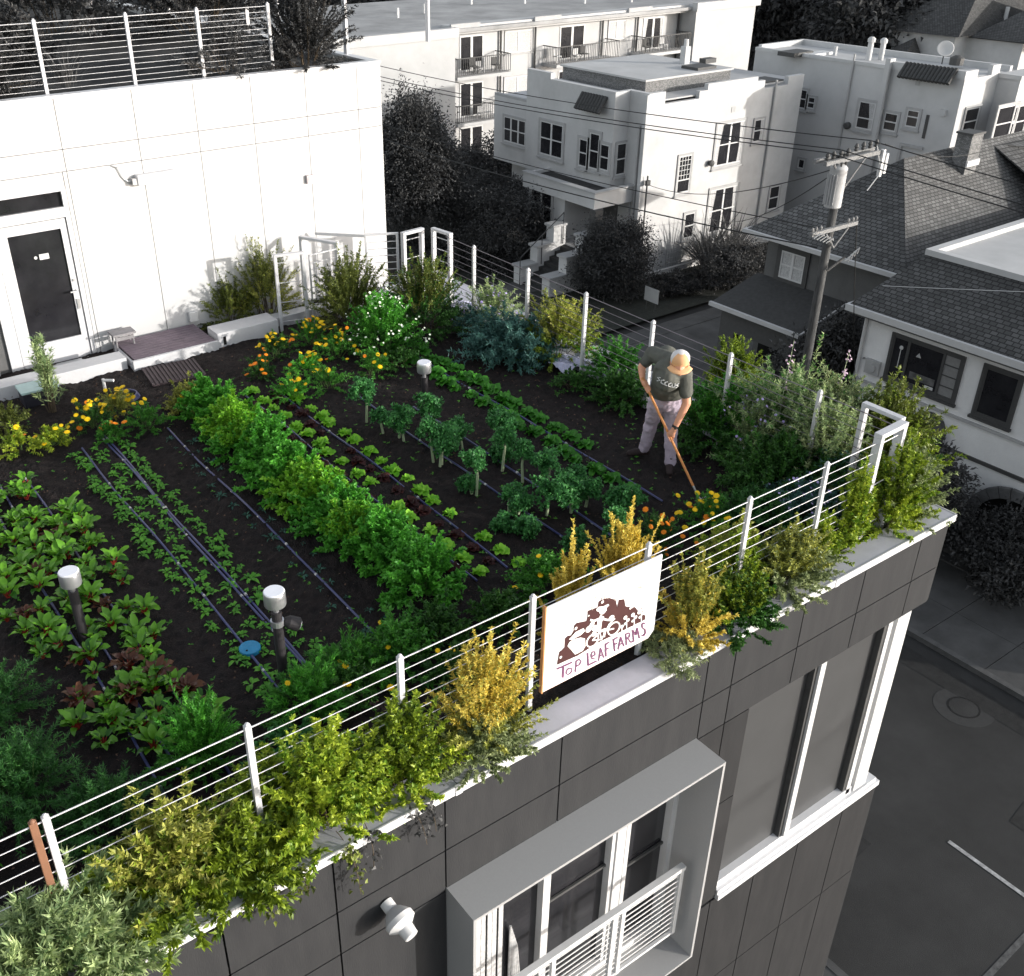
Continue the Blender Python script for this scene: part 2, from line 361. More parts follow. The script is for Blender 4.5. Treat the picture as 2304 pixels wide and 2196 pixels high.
# coping: white metal cap, front and right side
cp=MB(); 
segs=[-4.3,-1.7,.65,3.02,5.3,7.3,EX+.03]
for i in range(len(segs)-1): cp.box((segs[i]+.004,FY-.03,-.005),(segs[i+1]-.004,4.53,.03))
yy=[4.535,6.5,8.6,10.7,12.9,13.6]
for i in range(len(yy)-1): cp.box((8.50,yy[i]+.004,-.005),(EX+.03,yy[i+1]-.004,.03))
cp.build('coping',M_cop,bld)
ce=MB(); ce.box((-4.3,FY-.042,-.045),(EX+.04,FY-.03,.034))
for x in segs[1:-1]: ce.box((x-.03,FY-.048,-.048),(x+.03,FY-.028,.038))
ce.box((EX+.03,FY-.042,-.045),(EX+.042,13.6,.034)); ce.build('coping_edge',M_copedge,bld)
pl=MB(); pl.box((-4.3,4.53,-.5),(8.5,4.56,-.02)); pl.box((8.47,4.56,-.5),(8.5,13.6,-.02)); pl.build('planter_liner',M_gap,bld)
# box window
bw=tag(empty('box_window',(4.3,FY,-2.4)),'projecting light grey metal box framing a window with railing'); bw.parent=bld; bw.location=(4.3-4,0,-2.4-GZ); bw.matrix_world=Matrix.Translation((4.3,FY,-2.4))
def sub_build(mb,name,m,par,**k): return mb.build(name,m,par,**k)
fr=MB(); t=.028; y0,y1=3.95,4.42
fr.box((BX0,y0,BZ1-t),(BX1,y1-.05,BZ1)); fr.box((BX0,y0,BZ0),(BX1,y1-.05,BZ0+t)); fr.box((BX0,y0,BZ0+t),(BX0+t,y1-.05,BZ1-t)); fr.box((BX1-t,y0,BZ0+t),(BX1,y1-.05,BZ1-t))
fr.build('metal_surround',M_box,bw)
# window inside box : glazing at y 4.42
gy=4.44
mul=[round(float(ony(f3(*p),gy)[0]),3) for p in [(590,1075),(775,940),(815,920),(1155,705),(1245,640),(1490,495),(1575,440)]]
wb=MB().box((BX0+t,gy+.03,BZ0+t),(BX1-t,gy+.04,BZ1-t)); wb.build('pane',M_glassd,bw)
bl=MB()
for i in range(11): 
    x=BX0+.04+i*(mul[0]-BX0-.06)/11; bl.box((x,gy+.0+.012*(i%2),BZ0+.3),(x+.045,gy+.012+.012*(i%2),BZ1-t))
bl.build('blind',M_curt,bw)
wf=MB()
for a,b in ((mul[1],mul[2]),(mul[3],mul[3]+.17),(mul[4]-.02,mul[4]+.03),(mul[5],mul[5]+.12),(mul[5]+.15,mul[6]+.03)):
    wf.box((a,gy-.05,BZ0+.1),(b,gy+.028,BZ1-t))
for a in (mul[3]+.05,mul[5]+.05): wf.box((a,gy-.065,BZ0+.1),(a+.03,gy-.05,BZ1-t))
wf.box((BX0+t,gy-.06,BZ0+t),(BX1-t,gy+.028,BZ0+.12)); wf.box((BX0+t,gy-.03,BZ1-t-.05),(BX1-t,gy+.028,BZ1-t)); wf.build('frame',M_frame,bw)
cz=float(ony(f3(815,1060),gy)[2])
MB().box((mul[2],gy-.0,cz-.03),(mul[3],gy+.02,cz)).box((mul[4]+.03,gy,cz-.25),(mul[5],gy+.02,cz-.22)).build('meeting_rail',M_trimd,bw)
cu=MB(); cx=float(ony(f3(610,1200),gy)[0]); z1=float(ony(f3(600,1195),gy)[2])
for i in range(7): cu.tube([(cx+.02*i,gy-.005,BZ0+.12),(cx+.02*i+.01*math.sin(i),gy-.0,(z1+BZ0)/2),(cx+.012*i,gy-.005,z1-.05*i)],.012,6)
cu.build('curtain',M_curt,bw)
# lantern seen inside: small round paper shade ring
# railing
rl=MB(); ry=4.14; rz=float(ony(f3(1560,855),ry)[2]); rx1=float(ony(f3(1570,860),ry)[0]); 
RT=rz; RB=rz-.98
rl.box((BX0+.03,ry-.03,RT-.05),(rx1,ry+.03,RT)); 
for x in (rx1-.05,float(ony(f3(1225,1100),ry)[0]),float(ony(f3(1185,1130),ry)[0])-.02,float(ony(f3(835,1380),ry)[0]),BX0+.05): rl.box((x,ry-.02,RB),(x+.045,ry+.02,RT-.05))
rl.box((BX0+.03,ry-.015,RB),(rx1,ry+.015,RB+.035)); rl.build('railing',M_frame,bw)
rw=MB()
for i in range(11): z=RT-.12-i*.075; rw.tube([(BX0+.05,ry,z),(rx1-.02,ry,z)],.006,6)
rw.build('railing_wire',M_frame,bw)
# corner window: white frame, mullion, sill, two grey panes
cw=tag(empty('corner_window',(7.6,FY,-2.4)),'tall two pane corner window with a white frame and sill'); cw.parent=bld; cw.location=(3.6,0,-2.4-GZ); cw.matrix_world=Matrix.Translation((7.6,FY,-2.4))
gy2=4.40
for a,b in ((WX0+.01,7.42),(7.5,8.55)): MB().box((a,gy2,WZ0+.2),(b,gy2+.02,WZ1)).build('pane',M_glass2,cw)
MB().box((8.70,gy2+.1,WZ0+.1),(8.72,8,WZ1)).build('side_pane',M_glass2,cw)
f=MB(); f.box((7.42,FY+.0,WZ0+.2),(7.50,gy2+.03,WZ1-.0)); 
f.box((8.55,FY+.02,WZ0+.12),(8.62,gy2+.03,WZ1)); f.box((8.62,FY+.05,WZ0+.12),(8.67,gy2+.05,WZ1)); f.box((8.67,FY+.0,WZ0+.12),(8.90,gy2+.1,WZ1)); f.build('frame',M_frame,cw)
f=MB(); f.box((WX0+.0,FY+.02,WZ0+.1),(8.66,gy2+.03,WZ0+.2)); f.box((WX0,FY-.02,WZ0+.04),(8.92,gy2+.06,WZ0+.1)); f.box((WX0-.0,FY-.04,WZ0-.03),(EX-.02,gy2+.1,WZ0+.04)); 
f.box((8.92,FY-.01,WZ0+.04),(EX-.06,8,WZ0+.09)); f.build('sill',M_copedge,cw)
f=MB(); f.box((7.37,FY+.03,WZ0+.2),(7.42,gy2-.003,WZ1)); f.box((8.49,FY+.03,WZ0+.2),(8.55,gy2-.003,WZ1)); f.build('rebate',M_trimd,cw)
MB().box((6.3,4.9,WZ0-.02),(8.6,4.93,WZ1)).build('interior_screen',mat('screen_grey',G(.12),.8),cw)
# wall vent (white cone on the facade) with stub pipe
vp=ony((868,2030),FY); 
v=MB(); v.lathe(vp,[(.05,0),(.05,.07),(.075,.09),(.115,.15),(.115,.19),(.06,.23),(.055,.30),(.048,.305)],22,(0.12,-1,-.32)); 
vo=tag(v.build('exhaust_vent',M_frame,loc=tuple(vp),smooth=True),'white cone shaped vent cap sticking out of the dark panels','vent')
vo.modifiers.new('e','EDGE_SPLIT').split_angle=.5
# ---- garden soil
def grid(x0,x1,y0,y1,nx,ny,fz):
    X,Y=np.meshgrid(np.linspace(x0,x1,nx),np.linspace(y0,y1,ny)); Z=fz(X,Y); V=np.stack([X,Y,Z],-1).reshape(-1,3)
    F=[(j*nx+i,j*nx+i+1,(j+1)*nx+i+1,(j+1)*nx+i) for j in range(ny-1) for i in range(nx-1)]
    m=MB(); m.add(V,F); return m
def soilz(X,Y):
    z=RNG.random(X.shape)*.028-.05
    for k in range(5):
        a=RNG.random(4)*6; z+= .006*np.sin(X*(3+a[0]*2)+a[1])*np.sin(Y*(2+a[2]*2)+a[3])
    for xc,ww in ((2.6,.33),(3.44,.2),(4.0,.35),(4.9,.4),(1.65,.45),(5.7,.5),(7.05,.35)): z+=.03*np.exp(-((X-xc)/ww)**4)
    return z
so=grid(-3.5,8.5,4.55,13.7,330,260,soilz).build('garden_soil',M_soil); tag(so,kind='structure'); so.data.polygons.foreach_set('use_smooth',[True]*len(so.data.polygons))
# clods and litter scattered on the soil
N=5200; P=np.stack([RNG.uniform(-1,8.4,N),RNG.uniform(4.7,12.9,N),RNG.uniform(-.03,.01,N)],1)
V,F,per=leaves(P,RNG.normal(size=(N,3))*np.array([1,1,.25]),.016+.02*RNG.random(N),.012+.01*RNG.random(N))
tag(leafmesh('leaf_litter',V,F,per,mat('litter',(.02,.012,.01),leaf=True,col2=(.17,.10,.07)),loc=(3,8,0)),kind='stuff')
# roof slab under upper storey, deck floor
tag(MB().box((-6,13.05,-.4),(8.4,13.6,-.03)).build('deck_floor',mat('deck_paint',(.42,.42,.50),.6,var=.05)),kind='structure')
# ---- penthouse block
WY=13.6; TOPZ=3.34; WX=8.27
ph=empty('penthouse',(4,WY,0),'white panelled rooftop block with a glazed door and planted roof','rooftop block')
jx=[-1.3,-.4,.5,1.4]+[2.25,3.59,4.57,5.40,6.22,7.05,7.89]
rows=[(2.73,TOPZ),(2.46,2.73),(-.4,2.46)]
DX0,DX1,DZ1=2.40,3.53,2.27
xsx=[-5]+jx+[WX]
for i in range(len(xsx)-1):
    for z0,z1 in rows:
        a,b=xsx[i],xsx[i+1]
        if z1==2.46 and a>=2.2 and b<=3.6: 
            MB().box((DX1+.01,WY,z0),(b-.004,WY+.02,z1-.004)).build('panel',M_white,ph); MB().box((a+.004,WY,DZ1),(DX1,WY+.02,z1-.004)).build('panel',M_white,ph); continue
        MB().box((a+.0045,WY,z0+.0045),(b-.0045,WY+.02,z1-.0045)).build('panel',M_white,ph)
c=MB(); c.box((-5,WY+.03,-.4),(DX0,WY+.12,TOPZ-.01)); c.box((DX1,WY+.03,-.4),(WX,WY+.12,TOPZ-.01)); c.box((DX0,WY+.03,DZ1),(DX1,WY+.12,TOPZ-.01)); c.build('backing',M_joint,ph)
MB().box((WX,WY+.001,-.4),(WX+.02,26,TOPZ)).build('side_wall',M_white,ph)
MB().box((-5,WY-.01,TOPZ),(WX+.03,WY+.14,TOPZ+.03)).box((WX-.12,WY+.14,TOPZ),(WX+.03,26,TOPZ+.03)).build('parapet_cap',M_copedge,ph)
# door
d=tag(empty('door',(3.0,WY,0)),'white framed glass door with a transom light above'); d.parent=ph; d.location=(-1,0,0); d.matrix_world=Matrix.Translation((3.0,WY,0))
MB().box((2.71,WY+.035,.29),(3.38,WY+.05,1.76)).build('door_glass',M_glassd,d)
MB().box((DX0,WY+.035,2.03),(3.47,WY+.05,2.23)).build('transom_glass',M_glassd,d)
f=MB()
f.box((DX0,WY-.012,2.23),(DX1,WY+.06,DZ1)); f.box((DX0,WY-.01,1.90),(DX1,WY+.06,2.03)); f.box((3.47,WY-.012,0),(DX1,WY+.06,2.23)); f.box((DX0,WY-.012,0),(2.55,WY+.06,1.9))
f.build('door_frame',M_paint,d)
f=MB(); f.box((2.56,WY+.01,-.02),(2.71,WY+.055,1.885)); f.box((3.38,WY+.01,-.02),(3.46,WY+.055,1.885)); f.box((2.71,WY+.01,1.76),(3.38,WY+.055,1.885)); f.box((2.71,WY+.01,-.02),(3.38,WY+.055,.29)); f.build('door_leaf',M_paint,d)
MB().box((3.05,WY+.02,1.40),(3.17,WY+.034,1.47)).lathe((3.0,WY+.02,1.44),[(.02,0),(.02,.012)],12,(0,-1,0)).build('door_notice',M_frame,d)
MB().tube([(3.42,WY+.01,.92),(3.42,WY-.05,.92),(3.33,WY-.05,.92)],.012,8).build('door_handle',M_metal,d)
MB().lathe((3.42,WY+.01,1.06),[(.02,0),(.02,.015)],10,(0,-1,0)).box((3.40,WY-.006,.66),(3.44,WY+.01,.80)).build('lock',M_metal,d)
MB().box((2.5,13.42,-.06),(3.46,WY-.02,-.02)).build('threshold',M_metal,d)
# light fitting, alarm, outlet
wl=MB(); wl.box((4.44,WY-.11,2.16),(4.98,WY-.0,2.30)); o=build1(wl,'wall_light',M_paint,'long white wall light with a curly cable above the deck','light fitting',bevel=.02)
wc=MB(); wc.tube([(4.16,WY-.01,2.45),(4.24,WY-.03,2.42),(4.28,WY-.03,2.3),(4.33,WY-.03,2.23),(4.44,WY-.04,2.22)],.009,6); wc.build('cable',M_metal,o); wc=MB().box((4.38,WY-.09,2.18),(4.437,WY-.01,2.26)); wc.build('end_cap',M_metal,o)
al=build1(MB().box((6.95,WY-.05,1.80),(7.06,WY-.0,1.92)),'alarm_box',mat('alarm_grey',(.45,.40,.41),.6),'small grey alarm box high on the white wall','alarm box')
MB().box((6.975,WY-.056,1.83),(7.03,WY-.05,1.90)).build('strobe',M_frame,al)
ou=build1(MB().box((4.9,WY-.06,.13),(5.03,WY,.28)),'outlet_cover',M_frame,'white outlet cover low on the wall beside the deck','outlet',bevel=.01)
# stool
st=empty('stool',(3.86,13.4,.0),'small weathered grey stool standing beside the door','stool')
sm=mat('stool_wood',(.22,.21,.22),.8,var=.2)
MB().box((3.70,13.28,.27),(4.02,13.5,.30)).build('seat',sm,st,bevel=.004)
for x in (3.74,3.98):
    for y in (13.31,13.47): MB().tube([(x,y,0),(x*.98+3.86*.02,y,.27)],.012,6).build('leg',sm,st)
MB().box((3.74,13.30,.2),(3.98,13.32,.25)).build('apron',sm,st)
# curb boxes, step deck, mat
cb=build1(MB().box((-2.2,12.84,-.08),(3.70,13.12,.14)),'planter_curb',M_paint,'long white curb between the door landing and the soil','curb',bevel=.006)
MB().box((-2.2,12.83,-.10),(3.66,12.838,-.075)).build('drip_edge',M_gap,cb)
stp=empty('deck_step',(4.35,13.0,0),'low white fronted step with dark grooved decking','step')
for i in range(9): MB().box((3.78,12.76+i*.085,.095),(4.93,12.837+i*.085,.115)).build('board',mat('deck_board',(.13,.10,.125),.6,var=.2,scale=6),stp)
MB().box((3.74,12.70,-.05),(4.95,12.74,.118)).box((3.74,12.74,-.05),(3.77,13.5,.09)).build('riser',M_paint,stp)
cb2=build1(MB().box((4.97,12.75,-.04),(5.9,13.10,.20)).box((5.9,13.0,-.04),(8.3,13.2,.12)),'planter_curb',M_paint,'short white curb block on the right of the grooved step','curb',bevel=.006)
MB().box((5.05,12.745,.02),(5.09,12.752,.14)).build('bracket',M_gap,cb2)
mt=MB()
for i in range(14): mt.box((3.78+i*.052,12.02,.0),(3.812+i*.052,12.62,.022))
mt.box((3.78,12.02,-.01),(4.49,12.62,.008)); o=build1(mt,'slatted_mat',mat('mat_brown',(.055,.04,.045),.7),'dark slatted walkway mat lying on soil below the step','mat'); o.rotation_euler=(0,0,-.12)
# tub by left plant
tp=onz((92,900)); tb=MB().box(tp+np.array([-.22,-.14,-.02]),tp+np.array([.2,.14,.18])); tb=tag(tb.build('storage_tub',mat('tub_black',(.02,.02,.03),.5),loc=tuple(tp),bevel=.02),'black tub with a pale lid below the white curb','tub')
MB().box(tp+np.array([-.24,-.16,.18]),tp+np.array([.22,.16,.21])).build('lid',mat('lid_green',(.35,.48,.48),.4),tb,bevel=.01)
pp=onz((237,880)); o=MB().tube([pp,pp+[0,0,.17]],.02,10).tube([pp+[0,0,.15],pp+[.1,-.1,.16]],.02,8); build1(o,'standpipe',M_frame,'short white standpipe among the yellow flowers','pipe')
hp=onz((285,895)); o=MB()
for k in range(4): o.tube([hp+np.array([.16*math.cos(a)*(1-.06*k),.16*math.sin(a)*(1-.06*k),.01+.015*k]) for a in np.linspace(0,6.28,25)],.009,6,cap=False)
build1(o,'coiled_hose',M_drip,'coiled dark hose lying on soil beside the slatted mat','hose')
# ---- fences
def cable_fence(label,pts_posts,ends,n,zt,zb,r=.0045,post=.022,name='cable_railing',wm=M_paint,pm=M_paint,z0=-.02,double=()):
    root=empty(name,(ends[0][0],ends[0][1],z0),label,'fence')
    for i,(x,y) in enumerate(pts_posts):
        m=MB(); m.box((x-post,y-post*.8,z0),(x+post,y+post*.8,zt+.03)); m.lathe((x,y,zt+.03),[(post*.9,0),(post*.7,.012),(post*.2,.02)],8); m.build('post',mat('post_rust',(.20,.10,.06),.6) if (label.startswith('white cable railing along the front') and i==2) else pm,root,bevel=.004)
    for i in range(n):
        z=zb+(zt-zb)*i/(n-1); rr=r*1.5 if i==n-1 else r
        a=np.array([ends[0][0],ends[0][1],z]); b=np.array([ends[1][0],ends[1][1],z]); k=max(3,int(np.linalg.norm(b-a)/.6))
        MB().tube([a+(b-a)*u for u in np.linspace(0,1,k)],rr,6).build('cable',wm,root)
    return root
RY=4.60
fpx=[-1.95,-.82,.36,.43,1.66,2.78,3.93,5.10,6.28,7.30]
cable_fence('white cable railing along the front edge with the sign on it',[(x,RY) for x in fpx],((-2.6,RY),(8.02,RY)),9,1.07,.26,r=.0034)
sx=8.46; cable_fence('cable railing with white posts along the street side edge',[(sx,float(onz(p,1.1)[1])) for p in [(1065,556),(1184,608),(1321,661),(1473,724),(1649,797),(1852,880)]],((sx,4.75),(sx,12.2)),11,1.08,.10,r=.0035,post=.024,wm=mat('steel_cable',(.17,.15,.17),.5))
def gate(label,a,b,zt,z0=-.02,w=.045,name='frame_screen',rungs=0,cat='fence frame'):
    a=np.array([a[0],a[1],0]);b=np.array([b[0],b[1],0]); root=empty(name,(a[0],a[1],z0),label,cat); u=(b-a)/np.linalg.norm(b-a); nn=np.array([-u[1],u[0],0])
    def bar(p,q,h0,h1,ww): 
        m=MB(); m.extr([p+nn*ww/2+[0,0,h0],p-nn*ww/2+[0,0,h0],q-nn*ww/2+[0,0,h0],q+nn*ww/2+[0,0,h0]],(0,0,h1-h0)); return m
    bar(a,a+u*w,z0,zt-w*.8,w*1.3).build('upright',M_paint,root,bevel=.004); bar(b-u*w,b,z0,zt-w*.8,w*1.3).build('upright',M_paint,root,bevel=.004); bar(a,b,zt-w*.8,zt,w*1.4).build('top_rail',M_paint,root,bevel=.004)
    for i in range(rungs):
        z=.12+(zt-.25)*i/(rungs-1); MB().tube([a+u*w+[0,0,z],b-u*w+[0,0,z]],.006,6).build('cable',M_paint,root)
    return root
gate('white corner frame on the fence over the street junction',(8.02,4.60),(8.46,4.62),1.17,w=.06,rungs=3)
gate('white square frame closing the street railing near the corner',(8.50,4.66),(8.50,5.1),1.17,w=.05)
gate('leftmost white frame rising behind the brownish bush by the wall',(5.96,12.83),(6.38,12.71),1.12,w=.045,rungs=4)
gate('white box frame against the wall right of the brownish bush',(6.65,13.35),(6.95,12.75),1.14,w=.05)
gate('long white screen standing between the two shrubs at the wall',(6.45,12.72),(6.95,12.76),1.05,w=.02,rungs=10)
gate('white railing section nearest the edge of the white wall',(7.52,12.97),(7.97,12.74),1.1,w=.035,rungs=9)
gate('white frame just left of the gap at the back corner',(7.97,12.64),(8.37,12.68),1.12,w=.055,rungs=4)
gate('white frame just right of the gap at the back corner',(8.49,12.6),(8.54,12.18),1.12,w=.05,rungs=6)
rm=MB(); rm.extr([(6.98,13.5,1.06),(6.98,13.46,1.06),(7.5,12.93,1.06),(7.5,12.97,1.06)],(0,0,.04)); build1(rm,'handrail',M_paint,'slanting white handrail leading to the back railing','handrail')
# ---- lamps, cap, spot
def lamp(px,label,h,rz=0):
    p=onz(px); r=empty('bollard_lamp',(p[0],p[1],-.03),label,'lamp','silver headed bollard lamps in the beds')
    p=np.array([p[0],p[1],0]); MB().lathe(p+[0,0,-.03],[(.042,0),(.042,h-.17)],16).build('post',M_post,r,smooth=False)
    MB().lathe(p+[0,0,h-.20],[(.022,0),(.022,.05),(.04,.055),(.04,.07)],14).build('neck',M_head,r)
    k=MB(); k.lathe(p+[0,0,h-.13],[(.085,0),(.088,.01),(.088,.12),(.084,.128)],28); o=k.build('lamp_head',M_head,r,smooth=True); o.modifiers.new('e','EDGE_SPLIT').split_angle=.6
    MB().lathe(p+[0,0,h-.002],[(.084,.0),(.078,.006)],28).build('lamp_top',M_headtop,r); return r
lamp((190,1440),'silver topped bollard lamp standing in the chard bed',.72)
lamp((637,1512),'silver topped bollard lamp with a small black spotlight on its post',.82)
lamp((956,908),'farthest bollard lamp, standing beside the kale rows',.56)
p=onz((637,1512)); s0=np.array([p[0],p[1],.52]); sp=tag(empty('spotlight',tuple(s0)),'small black spotlight clamped to the lamp post above the blue cap','spotlight')
MB().lathe(s0+[0,0,-.03],[(.055,0),(.055,.05)],14).build('clamp',M_head,sp); MB().lathe(s0+[.05,-.02,0],[(.03,0),(.055,.04),(.06,.12),(.05,.13)],16,(.8,-.35,-.45)).build('lamp_housing',M_post,sp); 
q=s0+np.array([.05,-.02,0])+.132*np.array([.8,-.35,-.45])/.98; MB().lathe(q,[(.04,0),(.036,.006)],14,(.8,-.35,-.45)).build('lens',M_headtop,sp)
p=onz((562,1457),.03); cc=MB().lathe(p-[0,0,.06],[(.085,0),(.092,.01),(.092,.06),(.088,.066),(.0,.068)],24); cc=tag(cc.build('blue_cap',mat('cap_blue',(.02,.22,.42),.4,bump=.2),loc=tuple(p)),'round blue plastic cap lying in the greens below the spotlight','cap')
MB().lathe(p+[-.04,-.03,.008],[(.009,0),(.009,.003)],8).build('knob',M_gap,cc)
# ---- drip lines
def drip(x,ya,yb,label,wob=.012):
    ph_=random.random()*6; m=MB(); m.tube([(x+wob*math.sin(y*1.7+ph_),y,.008+.010*math.sin(y*3+ph_)) for y in np.linspace(ya,yb,40)],0.0115,6); 
    o=build1(m,'drip_hose',M_drip,label,'hose'); 
    e=MB(); 
    for y in np.arange(ya+.3,yb,.62): e.tube([(x+wob*math.sin(y*1.7+ph_),y,.009),(x+wob*math.sin(y*1.7+ph_),y+.03,.009)],.0135,6)
    e.build('emitter',M_metal,o)['kind']='stuff'
drip(1.30,5.2,10.8,'blue drip hose on the left side of the chard bed'); drip(1.47,5.4,10.8,'blue drip hose running between the chard rows'); drip(1.74,5.3,10.6,'blue drip hose on the right side of the chard bed')
drip(2.46,5.9,10.9,'blue drip hose on the left of the arugula double rows'); drip(2.74,5.7,11.1,'thick pale blue drip hose right of the arugula rows'); drip(2.77,5.7,11.1,'twin blue drip hose lying against the thick pale one')
drip(3.45,5.6,10.8,'dark drip hose in the bare strip left of the parsley hedge'); drip(4.60,6.2,11.1,'drip hose along the red lettuce right of the parsley hedge'); drip(4.98,6.2,11.0,'drip hose between the two bright lettuce rows')
drip(5.72,6.0,10.4,'drip hose passing under the kale stems on the left'); drip(6.15,6.0,9.6,'drip hose passing under the kale stems on the right'); drip(7.02,6.2,11.0,'drip hose between the dark lettuce rows near the man')
# ================================================================ STREET AND HOUSES
def S(mb,name,m): return tag(mb.build(name,m),kind='structure')
S(MB().box((-120,-60,GZ-.6),(260,260,GZ-.02)),'ground',mat('ground_dark',G(.03),.95,var=.4,scale=.4,bump=.5,bscale=6))
S(MB().box((11.2,-40,GZ-.02),(19.9,120,GZ)),'road',M_asph)
S(MB().box((-60,-12,GZ-.02),(11.2,1.2,GZ)),'side_road',M_asph)
S(MB().box((19.9,-40,GZ-.02),(20.06,120,GZ+.13)),'kerb',M_curb)
pv=MB()
for i in range(-6,40): pv.box((20.07,i*1.55+.008,GZ-.02),(21.45,i*1.55+1.542,GZ+.12)); pv.box((21.462,i*1.55+.008,GZ-.02),(24.0,i*1.55+1.542,GZ+.12))
S(pv,'pavement',M_conc)
S(MB().box((11.05,1.2,GZ-.02),(11.2,120,GZ+.13)).box((EX+.05,1.2,GZ-.02),(11.05,120,GZ+.12)),'near_pavement',M_conc)
mk=MB(); mk.box((15.08,3.2,GZ+.004),(15.16,5.5,GZ+.008)); mk.box((15.09,3.0,GZ+.004),(15.19,3.12,GZ+.008)); mk.box((15.08,0,GZ+.004),(15.16,2.9,GZ+.008)); S(mk,'road_marking',M_mark)
a=onz((2304,2110),GZ);b=onz((2223,2196),GZ); u_=nrm(b-a); n_=np.array([-u_[1],u_[0],0])*.05; mk=MB(); mk.poly([a-u_*3+n_+[0,0,.005],a-u_*3-n_+[0,0,.005],b+u_*3-n_+[0,0,.005],b+u_*3+n_+[0,0,.005]]); S(mk,'road_marking',mat('road_paint_worn',G(.09),.8,var=.5,scale=9))
mh=onz((2168,1592),GZ); o=MB().lathe(mh,[(.34,0),(.34,.005)],32); o=build1(o,'manhole_cover',mat('iron_dark',G(.010),.6,var=.5,scale=20,bump=1,bscale=40),'round dark iron manhole cover set in the street','manhole cover',loc=tuple(mh))
m_=MB(); 
for k in range(3): m_.lathe(mh+[0,0,.0045+.001*k],[(.30-.09*k,0),(.295-.09*k,.0016)],28)
m_.build('rim',M_asph,o)
mc=MB(); mc.lathe(mh+[0,0,-.002],[(.62,0),(.62,.005)],36); S(mc,'road_patch',mat('asphalt_patch',G(.042),.85,bump=.2))
pt_=MB(); pt_.poly([(12.4,6.2,GZ+.004),(13.9,6.3,GZ+.004),(13.8,9.9,GZ+.004),(12.3,9.8,GZ+.004)]); pt_.poly([(16.4,2.2,GZ+.004),(17.3,2.3,GZ+.004),(17.2,5.2,GZ+.004),(16.5,5.1,GZ+.004)]); pt_.poly([(18.9,6,GZ+.004),(19.5,6,GZ+.004),(19.5,16,GZ+.004),(18.9,16,GZ+.004)]); S(pt_,'road_patch',mat('asphalt_new',G(.024),.8,var=.3,scale=5,bump=.4,bscale=80))
S(grid(24.0,70,27.6,60,60,60,lambda X,Y:GZ+.12+.02*RNG.random(X.shape)),'lawn',M_lawn)
dv=MB()
for i in range(9): dv.box((24.0+i*1.8,22.0,GZ-.02),(25.79+i*1.8,26.1,GZ+.125)); dv.box((24.0+i*1.8,26.12,GZ-.02),(25.79+i*1.8,27.0,GZ+.135))
S(dv,'driveway',M_conc)
wk=MB(); wk.box((24.0,32.9,GZ-.02),(27.6,34.4,GZ+.14)); S(wk,'front_path',M_conc)

def bxf(axis,pl):
    def f(mb,u0,u1,z0,z1,d0,d1):
        return mb.box((pl-d1,u0,z0),(pl-d0,u1,z1)) if axis=='x' else mb.box((u0,pl-d1,z0),(u1,pl-d0,z1))
    return f
def win(par,axis,pl,p0,p1,cols=1,trim=.12,rail=.5,trimm=None,glass=None,curt=0,lattice=0,sill=True,sash=.05,coords=None,framem=None,label=None):
    if coords: u0,u1,z0,z1=coords
    else: u0,u1,z0,z1=(rect_x if axis=='x' else rect_y)(p0,p1,pl)
    F_=bxf(axis,pl); root=tag(empty('window',(0,0,0)),label); root.parent=par
    c=((pl,(u0+u1)/2,z0) if axis=='x' else ((u0+u1)/2,pl,z0)); root.matrix_world=Matrix.Translation(Vector(c))
    F_(MB(),u0,u1,z0,z1,-.02,.012).build('pane',glass or M_glassd,root)
    if trim:
        m=MB(); F_(m,u0-trim,u0,z0-trim,z1+trim,-.01,.05); F_(m,u1,u1+trim,z0-trim,z1+trim,-.01,.05); F_(m,u0,u1,z1,z1+trim,-.01,.048); F_(m,u0,u1,z0-trim,z0,-.01,.048)
        if sill: F_(m,u0-trim-.04,u1+trim+.04,z0-trim-.07,z0-trim,-.01,.10)
        m.build('trim',trimm or M_stA2,root)
    m=MB(); w=(u1-u0)/cols; s=sash
    for i in range(cols):
        a,b=u0+i*w,u0+(i+1)*w
        F_(m,a,a+s,z0,z1,.0,.035); F_(m,b-s,b,z0,z1,.0,.035); F_(m,a+s,b-s,z0,z0+s,.0,.034); F_(m,a+s,b-s,z1-s,z1,.0,.034)
        if rail: zr=z0+(z1-z0)*rail; F_(m,a+s,b-s,zr-s*.5,zr+s*.5,.0,.04)
        if lattice:
            for k in range(1,4): F_(m,a+s+(b-a-2*s)*k/4-.01,a+s+(b-a-2*s)*k/4+.01,z0+(z1-z0)*rail,z1-s,.0,.03)
            for k in range(1,5): zz=z0+(z1-z0)*rail+(z1-z0)*(1-rail)*k/5; F_(m,a+s,b-s,zz-.01,zz+.01,.0,.028)
    m.build('sash',framem or M_frame,root)
    if curt:
        m=MB()
        for i in range(cols):
            a,b=u0+i*w+s,u0+(i+1)*w-s
            q=[(a,z1-s),(a+(b-a)*.42,z1-s),(a+(b-a)*.26,z0+(z1-z0)*.45),(a+(b-a)*.22,z0+s),(a,z0+s)] if (i%2==0)==(curt==1) else [(b,z1-s),(b-(b-a)*.30,z1-s),(b-(b-a)*.20,z0+(z1-z0)*.4),(b-(b-a)*.26,z0+s),(b,z0+s)]
            P=[(pl-.016,u,z) if axis=='x' else (u,pl-.016,z) for u,z in q]; m.poly(P)
        m.build('curtain',M_curt,root)
    return root
